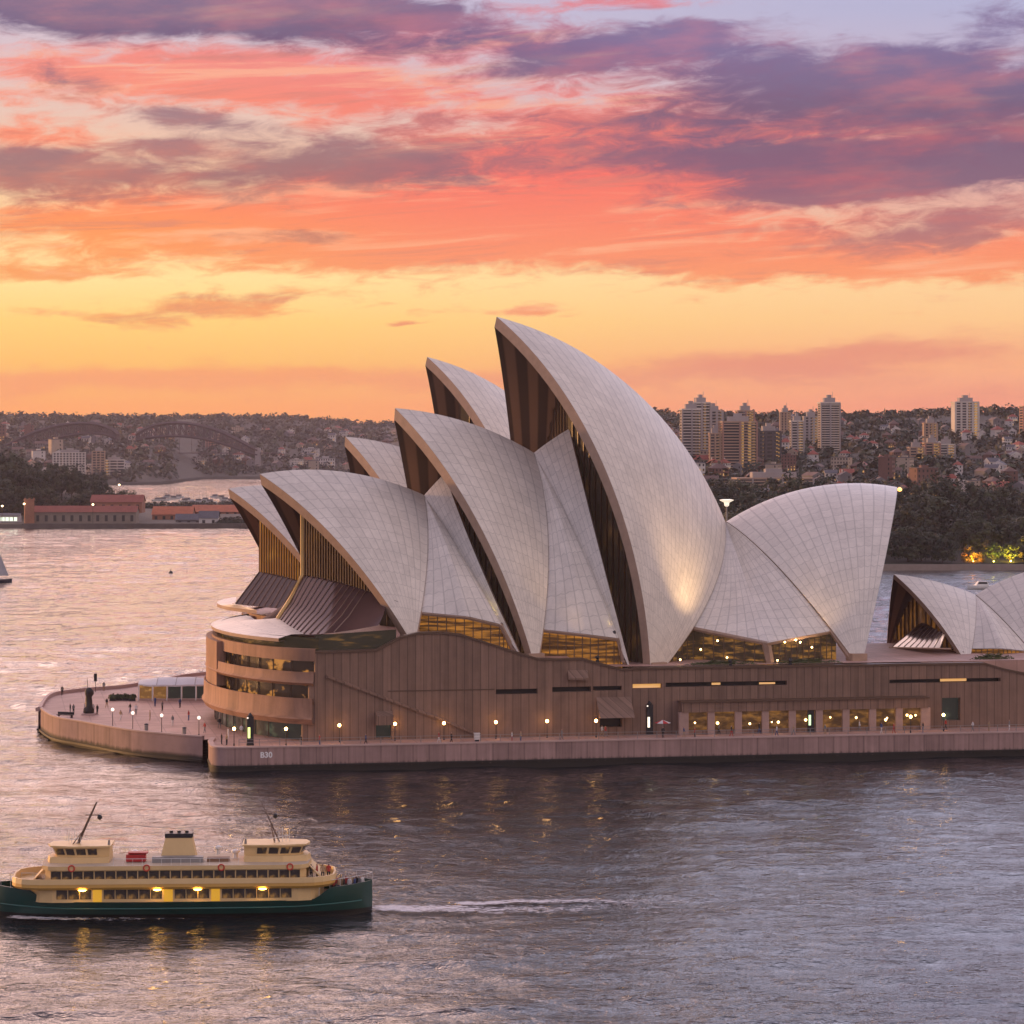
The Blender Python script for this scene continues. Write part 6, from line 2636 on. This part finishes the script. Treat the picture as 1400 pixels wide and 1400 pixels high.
m_brick = plain("warehouse_brick", (0.33, 0.15, 0.09), 0.85, 0.2, 0.3)
m_sand = plain("warehouse_stone", (0.24, 0.20, 0.16), 0.85, 0.2, 0.3)
m_redroof = plain("red_roof_tiles", (0.26, 0.075, 0.05), 0.8, 0.2, 0.3)
m_orroof = plain("orange_roof_tiles", (0.42, 0.12, 0.05), 0.8, 0.2, 0.3)
wh = longhouse("warehouse", 46, 186, 692, 717, 1492, m_sand, m_redroof, "long low stone warehouse with a red roof along the left headland's edge", "warehouse", 13, eave=0.7)
longhouse("warehouse", 124, 194, 677, 700, 1530, m_brick, m_redroof, "taller red roofed brick hall behind the long warehouse's right end", "warehouse", 16)
longhouse("shed", 208, 262, 693, 712, 1560, m_brick, m_orroof, "orange roofed shed in the middle of the headland's right half", "shed", 20, eave=0.5)
longhouse("shed", 262, 338, 691, 704, 1680, m_brick, m_orroof, "long orange roofed shed at the headland's right end", "shed", 22, eave=0.4)
longhouse("shed", 240, 276, 703, 718, 1510, m_hw['grey'], m_hr['slate'], "low grey shed in front of the orange roofed sheds", "shed", 10, eave=0.55)
longhouse("boat_house", 272, 298, 699, 718, 1495, m_hw['white'], m_hr['slate'], "small white boat house beside the dark hedge", "boat house", 9, eave=0.55)
pav = longhouse("kiosk", -6, 26, 702, 713, 1500, m_hw['white'], m_hr['slate'], "white lit waterside pavilion at the left picture edge", "pavilion", 8, eave=0.8)
a = MB()
for k in range(5):
    a.box(-5.6 + k * 2.3, -3.8 + k * 2.3, -0.08, 0.0, 0.8, 2.9)
a.obj("lit_front", lampmat("pavilion_light", (0.8, 0.95, 0.7), 1.2), pav)
Y = 1488
cx = (40 - 700) / 3680 * Y
t = thing("brick_tower", "square brick tower at the warehouse's left end, sunlit orange on its left side", "tower", (cx, Y, 2.0), 0.25)
a = MB()
a.box(-2.6, 2.6, -2.4, 2.4, 0, 13.0)
a.obj("wall", m_brick, t)
a = MB()
a.box(-2.9, 2.9, -2.7, 2.7, 13.0, 13.6)
for x_ in (-2.4, 0, 2.4):
    a.box(x_ - 0.5, x_ + 0.5, -2.7, -2.2, 13.6, 14.4)
a.obj("parapet", m_brick, t)
for px, py, Yh, lab in ((33, 689, 1484, "street lamp left of the brick tower"), (127, 690, 1488, "street lamp above the long warehouse"), (3, 692, 1490, "street lamp at the left picture edge"), (163, 663, 1560, "street lamp at the dark trees' right end")):
    p = P(px, py, Yh)
    t = thing("street_lamp", lab, "lamp", (p.x, p.y, 2.0))
    a = MB()
    a.tube([(0, 0, 0), (0, 0, p.z - 2)], 0.12, 5)
    a.obj("pole", m_black, t)
    a = MB()
    a.lathe([(0.1, -0.5), (0.62, -0.1), (0.62, 0.3), (0.1, 0.6)], 8, 0, (0, 0, p.z - 2))
    a.obj("globe", lampmat("street_glow", (1.0, 0.75, 0.4), 5.0), t)
hd = leafball("hedge", 1.0, 700, [m_l1, m_l4], 0.55, 0.09, 9)
o = link("hedge", hd)
p = P(318, 719, 1492)
o.location = (p.x, p.y, 1.5)
o.scale = (9.5, 3.0, 8.0)
tag(o, "dark clipped hedge at the headland's right end", "hedge")

sp = []
for k in range(150):
    px = rr4.uniform(196, 420)
    Yb = 1800 + 115 * rr4.random()
    sp.append(((px - 700) / 3680 * Yb, Yb, 2.0, rr4.uniform(1.6, 3.6)))
leafmass("headland_scrub", sp, 30, 0.3, [m_l1, m_l4, m_l2], 5)
# ------------------------------------------------------------------ steel arch bridges on the left skyline
m_steel = plain("bridge_steel", (0.07, 0.05, 0.055), 0.7)


def bez(pts, t):
    q = [Vector(p) for p in pts]
    while len(q) > 1:
        q = [a.lerp(b, t) for a, b in zip(q, q[1:])]
    return q[0]


def bridge(label, top, bot, Y, nbay):
    T = [P(*(lambda q: (q.x, q.y))(bez(top, k / nbay)), Y) for k in range(nbay + 1)]
    B = [P(*(lambda q: (q.x, q.y))(bez(bot, k / nbay)), Y) for k in range(nbay + 1)]
    o = Vector((T[0].x, Y, 0))
    t = thing("arch_bridge", label, "bridge", o)
    for dy in (0, 16):
        a = MB()
        D = Vector((0, dy, 0)) - o
        a.tube([p + D for p in T], 2.1, 4)
        a.tube([p + D for p in B], 1.9, 4)
        for k in range(nbay + 1):
            a.tube([T[k] + D, B[k] + D], 1.0, 4)
            if k < nbay:
                a.tube([T[k] + D, B[k + 1] + D], 0.7, 4)
        a.obj("arch_truss", m_steel, t)
    zd = min(B[0].z, B[-1].z) + 3
    a = MB()
    a.box(T[0].x - o.x - 30, T[-1].x - o.x + 30, 1, 15, zd - 1.2, zd)
    a.obj("deck", m_steel, t)
    for x_ in (T[0].x, T[-1].x):
        a = MB()
        a.box(x_ - o.x - 3, x_ - o.x + 3, -1, 17, 0, zd + 6)
        a.obj("pier", m_tw['grey'], t)
    for k in range(2, nbay - 1, 2):
        if B[k].z > zd + 1:
            a = MB()
            a.tube([B[k] - o, Vector((B[k].x, Y, zd)) - o], 0.35, 4)
            a.obj("hanger", m_steel, t)
    return t


bridge("long rising steel arch bridge at the left edge of the hills", [(-2, 616), (50, 582), (110, 568), (150, 580), (160, 594)], [(-2, 624), (50, 604), (115, 582), (150, 592), (160, 600)], 3420, 22)
bridge("steel arch bridge falling to the right, second from the left edge", [(186, 594), (212, 571), (280, 570), (312, 596), (352, 616)], [(186, 602), (215, 594), (280, 588), (312, 612), (352, 622)], 3460, 22)

# ------------------------------------------------------------------ boats, buoy, light mast
def cruiser(px, py, L, rz, label):
    p = Gd(px, py, 0)
    t = thing("motor_boat", label, "boat", p, rz)
    a = MB()
    xs_ = [-L / 2 + L * k / 14 for k in range(15)]
    hw_ = lambda x: L * 0.155 * (1 - max(0, (x / (L / 2))) ** 2.4) ** 0.8 + 0.02
    for sd in (-1, 1):
        a.grid([[(x, sd * hw_(x) * 0.7, -0.3), (x, sd * hw_(x), 0.5), (x, sd * hw_(x), 1.1 + 0.35 * max(0, x / L))] for x in xs_], 0)
    a.grid([[(x, -hw_(x), 1.08 + 0.35 * max(0, x / L)), (x, hw_(x), 1.08 + 0.35 * max(0, x / L))] for x in xs_], 0)
    a.grid([[(xs_[0], -hw_(xs_[0]) * 0.7, -0.3), (xs_[0], hw_(xs_[0]) * 0.7, -0.3)], [(xs_[0], -hw_(xs_[0]), 1.1), (xs_[0], hw_(xs_[0]), 1.1)]], 0)
    a.obj("hull", m_white, t)
    a = MB()
    A = [(-L * 0.30, -L * 0.11, 1.1), (L * 0.20, -L * 0.10, 1.1), (L * 0.20, L * 0.10, 1.1), (-L * 0.30, L * 0.11, 1.1)]
    B = [(-L * 0.26, -L * 0.09, 2.5), (L * 0.08, -L * 0.08, 2.5), (L * 0.08, L * 0.08, 2.5), (-L * 0.26, L * 0.09, 2.5)]
    a.grid([A + A[:1], B + B[:1]], 0)
    a.face(B)
    cbn = a.obj("cabin", m_white, t)
    for sd in (-1, 1):
        a = MB()
        a.face([(-L * 0.24, sd * L * 0.107, 1.6), (L * 0.13, sd * L * 0.098, 1.6), (L * 0.09, sd * L * 0.09, 2.25), (-L * 0.23, sd * L * 0.1, 2.25)])
        a.obj("window", m_black, cbn)
    a = MB()
    a.tube([(-L * 0.1, 0, 2.5), (-L * 0.12, 0, 3.8)], 0.05, 5)
    a.obj("mast", m_grey, t)
    return t


cruiser(1340, 805, 9.0, PI + 0.25, "white motor cruiser on the water by the lit trees")
p = Gd(-8, 797, 0)
t = thing("sailing_boat", "sailing boat cut by the left picture edge, grey sail set", "boat", p, 0.1)
a = MB()
xs_ = [-6 + 12 * k / 14 for k in range(15)]
hw_ = lambda x: 1.7 * (1 - abs(x / 6.05) ** 2.6) ** 0.8 + 0.02
for sd in (-1, 1):
    a.grid([[(x, sd * hw_(x) * 0.6, -0.3), (x, sd * hw_(x), 0.9), (x, sd * hw_(x), 1.3 + 0.02 * x * x * 0.3)] for x in xs_], 0)
a.grid([[(x, -hw_(x), 1.28 + 0.02 * x * x * 0.3), (x, hw_(x), 1.28 + 0.02 * x * x * 0.3)] for x in xs_], 0)
a.obj("hull", plain("navy_hull", (0.03, 0.035, 0.06), 0.4), t)
a = MB()
a.box(-2.5, 2.2, -0.8, 0.8, 1.25, 1.8)
a.obj("coachroof", m_white, t)
a = MB()
a.tube([(0.6, 0, 1.3), (0.6, 0, 13.5)], 0.1, 6)
a.obj("mast", m_grey, t)
a = MB()
S_ = [[(0.7 + (4.2 * (1 - k / 10)) * (j / 5), 0.35 * math.sin(PI * j / 5) * (1 - k / 12), 2.4 + 10.6 * k / 10) for j in range(6)] for k in range(11)]
a.grid(S_, 0)
a.obj("sail", plain("sailcloth", (0.5, 0.48, 0.5), 0.8), t)
p = Gd(233.5, 784, 0)
t = thing("buoy", "dark round buoy alone on the pink water", "buoy", p)
a = MB()
a.lathe([(0.3, -0.6), (0.75, -0.1), (0.8, 0.3), (0.5, 0.8), (0.15, 1.0)], 10)
a.obj("float", m_black, t, smooth='all')
a = MB()
a.tube([(0, 0, 0.9), (0, 0, 1.7)], 0.08, 5)
a.obj("staff", m_black, t)
Y = 1030
p = P(993.5, 686, Y)
t = thing("light_mast", "tall mast with a white saucer lamp head, seen between two shells", "light mast", (p.x, Y, ground(p.x, Y)))
h = p.z - ground(p.x, Y)
a = MB()
a.tube([(0, 0, 0), (0, 0, h)], [0.45, 0.28], 8)
a.obj("pole", m_grey, t)
a = MB()
a.lathe([(0.5, -1.8), (0.9, -1.4), (1.0, -0.3), (2.6, 0.5), (2.7, 0.75), (1.2, 0.95)], 16, 0, (0, 0, h))
a.obj("saucer", lampmat("mast_glow", (1.0, 0.85, 0.62), 0.9), t)
# moored boats beyond the headland
for k in range(15):
    px = 216 + k * 7.2 + rr4.uniform(-2, 2)
    Yb = 1990 + rr4.uniform(0, 260)
    o = thing("moored_boat", "small boat moored in the marina beyond the orange roofs", "boat", ((px - 700) / 3680 * Yb, Yb, 0), rr4.uniform(-0.6, 0.6), "boats moored beyond the headland")
    if k == 0:
        a = MB()
        xs_ = [-5 + 10 * q / 8 for q in range(9)]
        hw_ = lambda x: 1.6 * (1 - max(0, x / 5.05) ** 2.2) ** 0.8 + 0.02
        for sd in (-1, 1):
            a.grid([[(x, sd * hw_(x) * 0.7, -0.3), (x, sd * hw_(x), 1.3)] for x in xs_], 0)
        a.grid([[(x, -hw_(x), 1.3), (x, hw_(x), 1.3)] for x in xs_], 0)
        mh = a.mesh("hull", m_white)
        a = MB()
        a.box(-3, 1.4, -1, 1, 1.3, 2.8)
        mc = a.mesh("cabin", m_hw['grey'])
        a = MB()
        a.tube([(0, 0, 1.3), (0, 0, 9)], 0.12, 4)
        mm_ = a.mesh("mast", m_grey)
    link("hull", mh, o)
    link("cabin", mc, o)
    link("mast", mm_, o)

# ------------------------------------------------------------------ dusk haze
m_ = MB()
m_.box(-2600, 2600, -120, 6300, -2.6, 190)
hm = bpy.data.materials.new("haze")
hm.use_nodes = True
nt = hm.node_tree
for nd in list(nt.nodes):
    nt.nodes.remove(nd)
k = NG(nt)
pv = k.n('ShaderNodeVolumePrincipled')
pv.inputs['Color'].default_value = (0.92, 0.82, 0.95, 1)
HAZE = 0.00004
pv.inputs['Density'].default_value = HAZE
pv.inputs['Anisotropy'].default_value = 0.2
k.put(k.n('ShaderNodeOutputMaterial').inputs['Volume'], pv.outputs[0])
tag(m_.obj("haze", hm), kind="stuff")
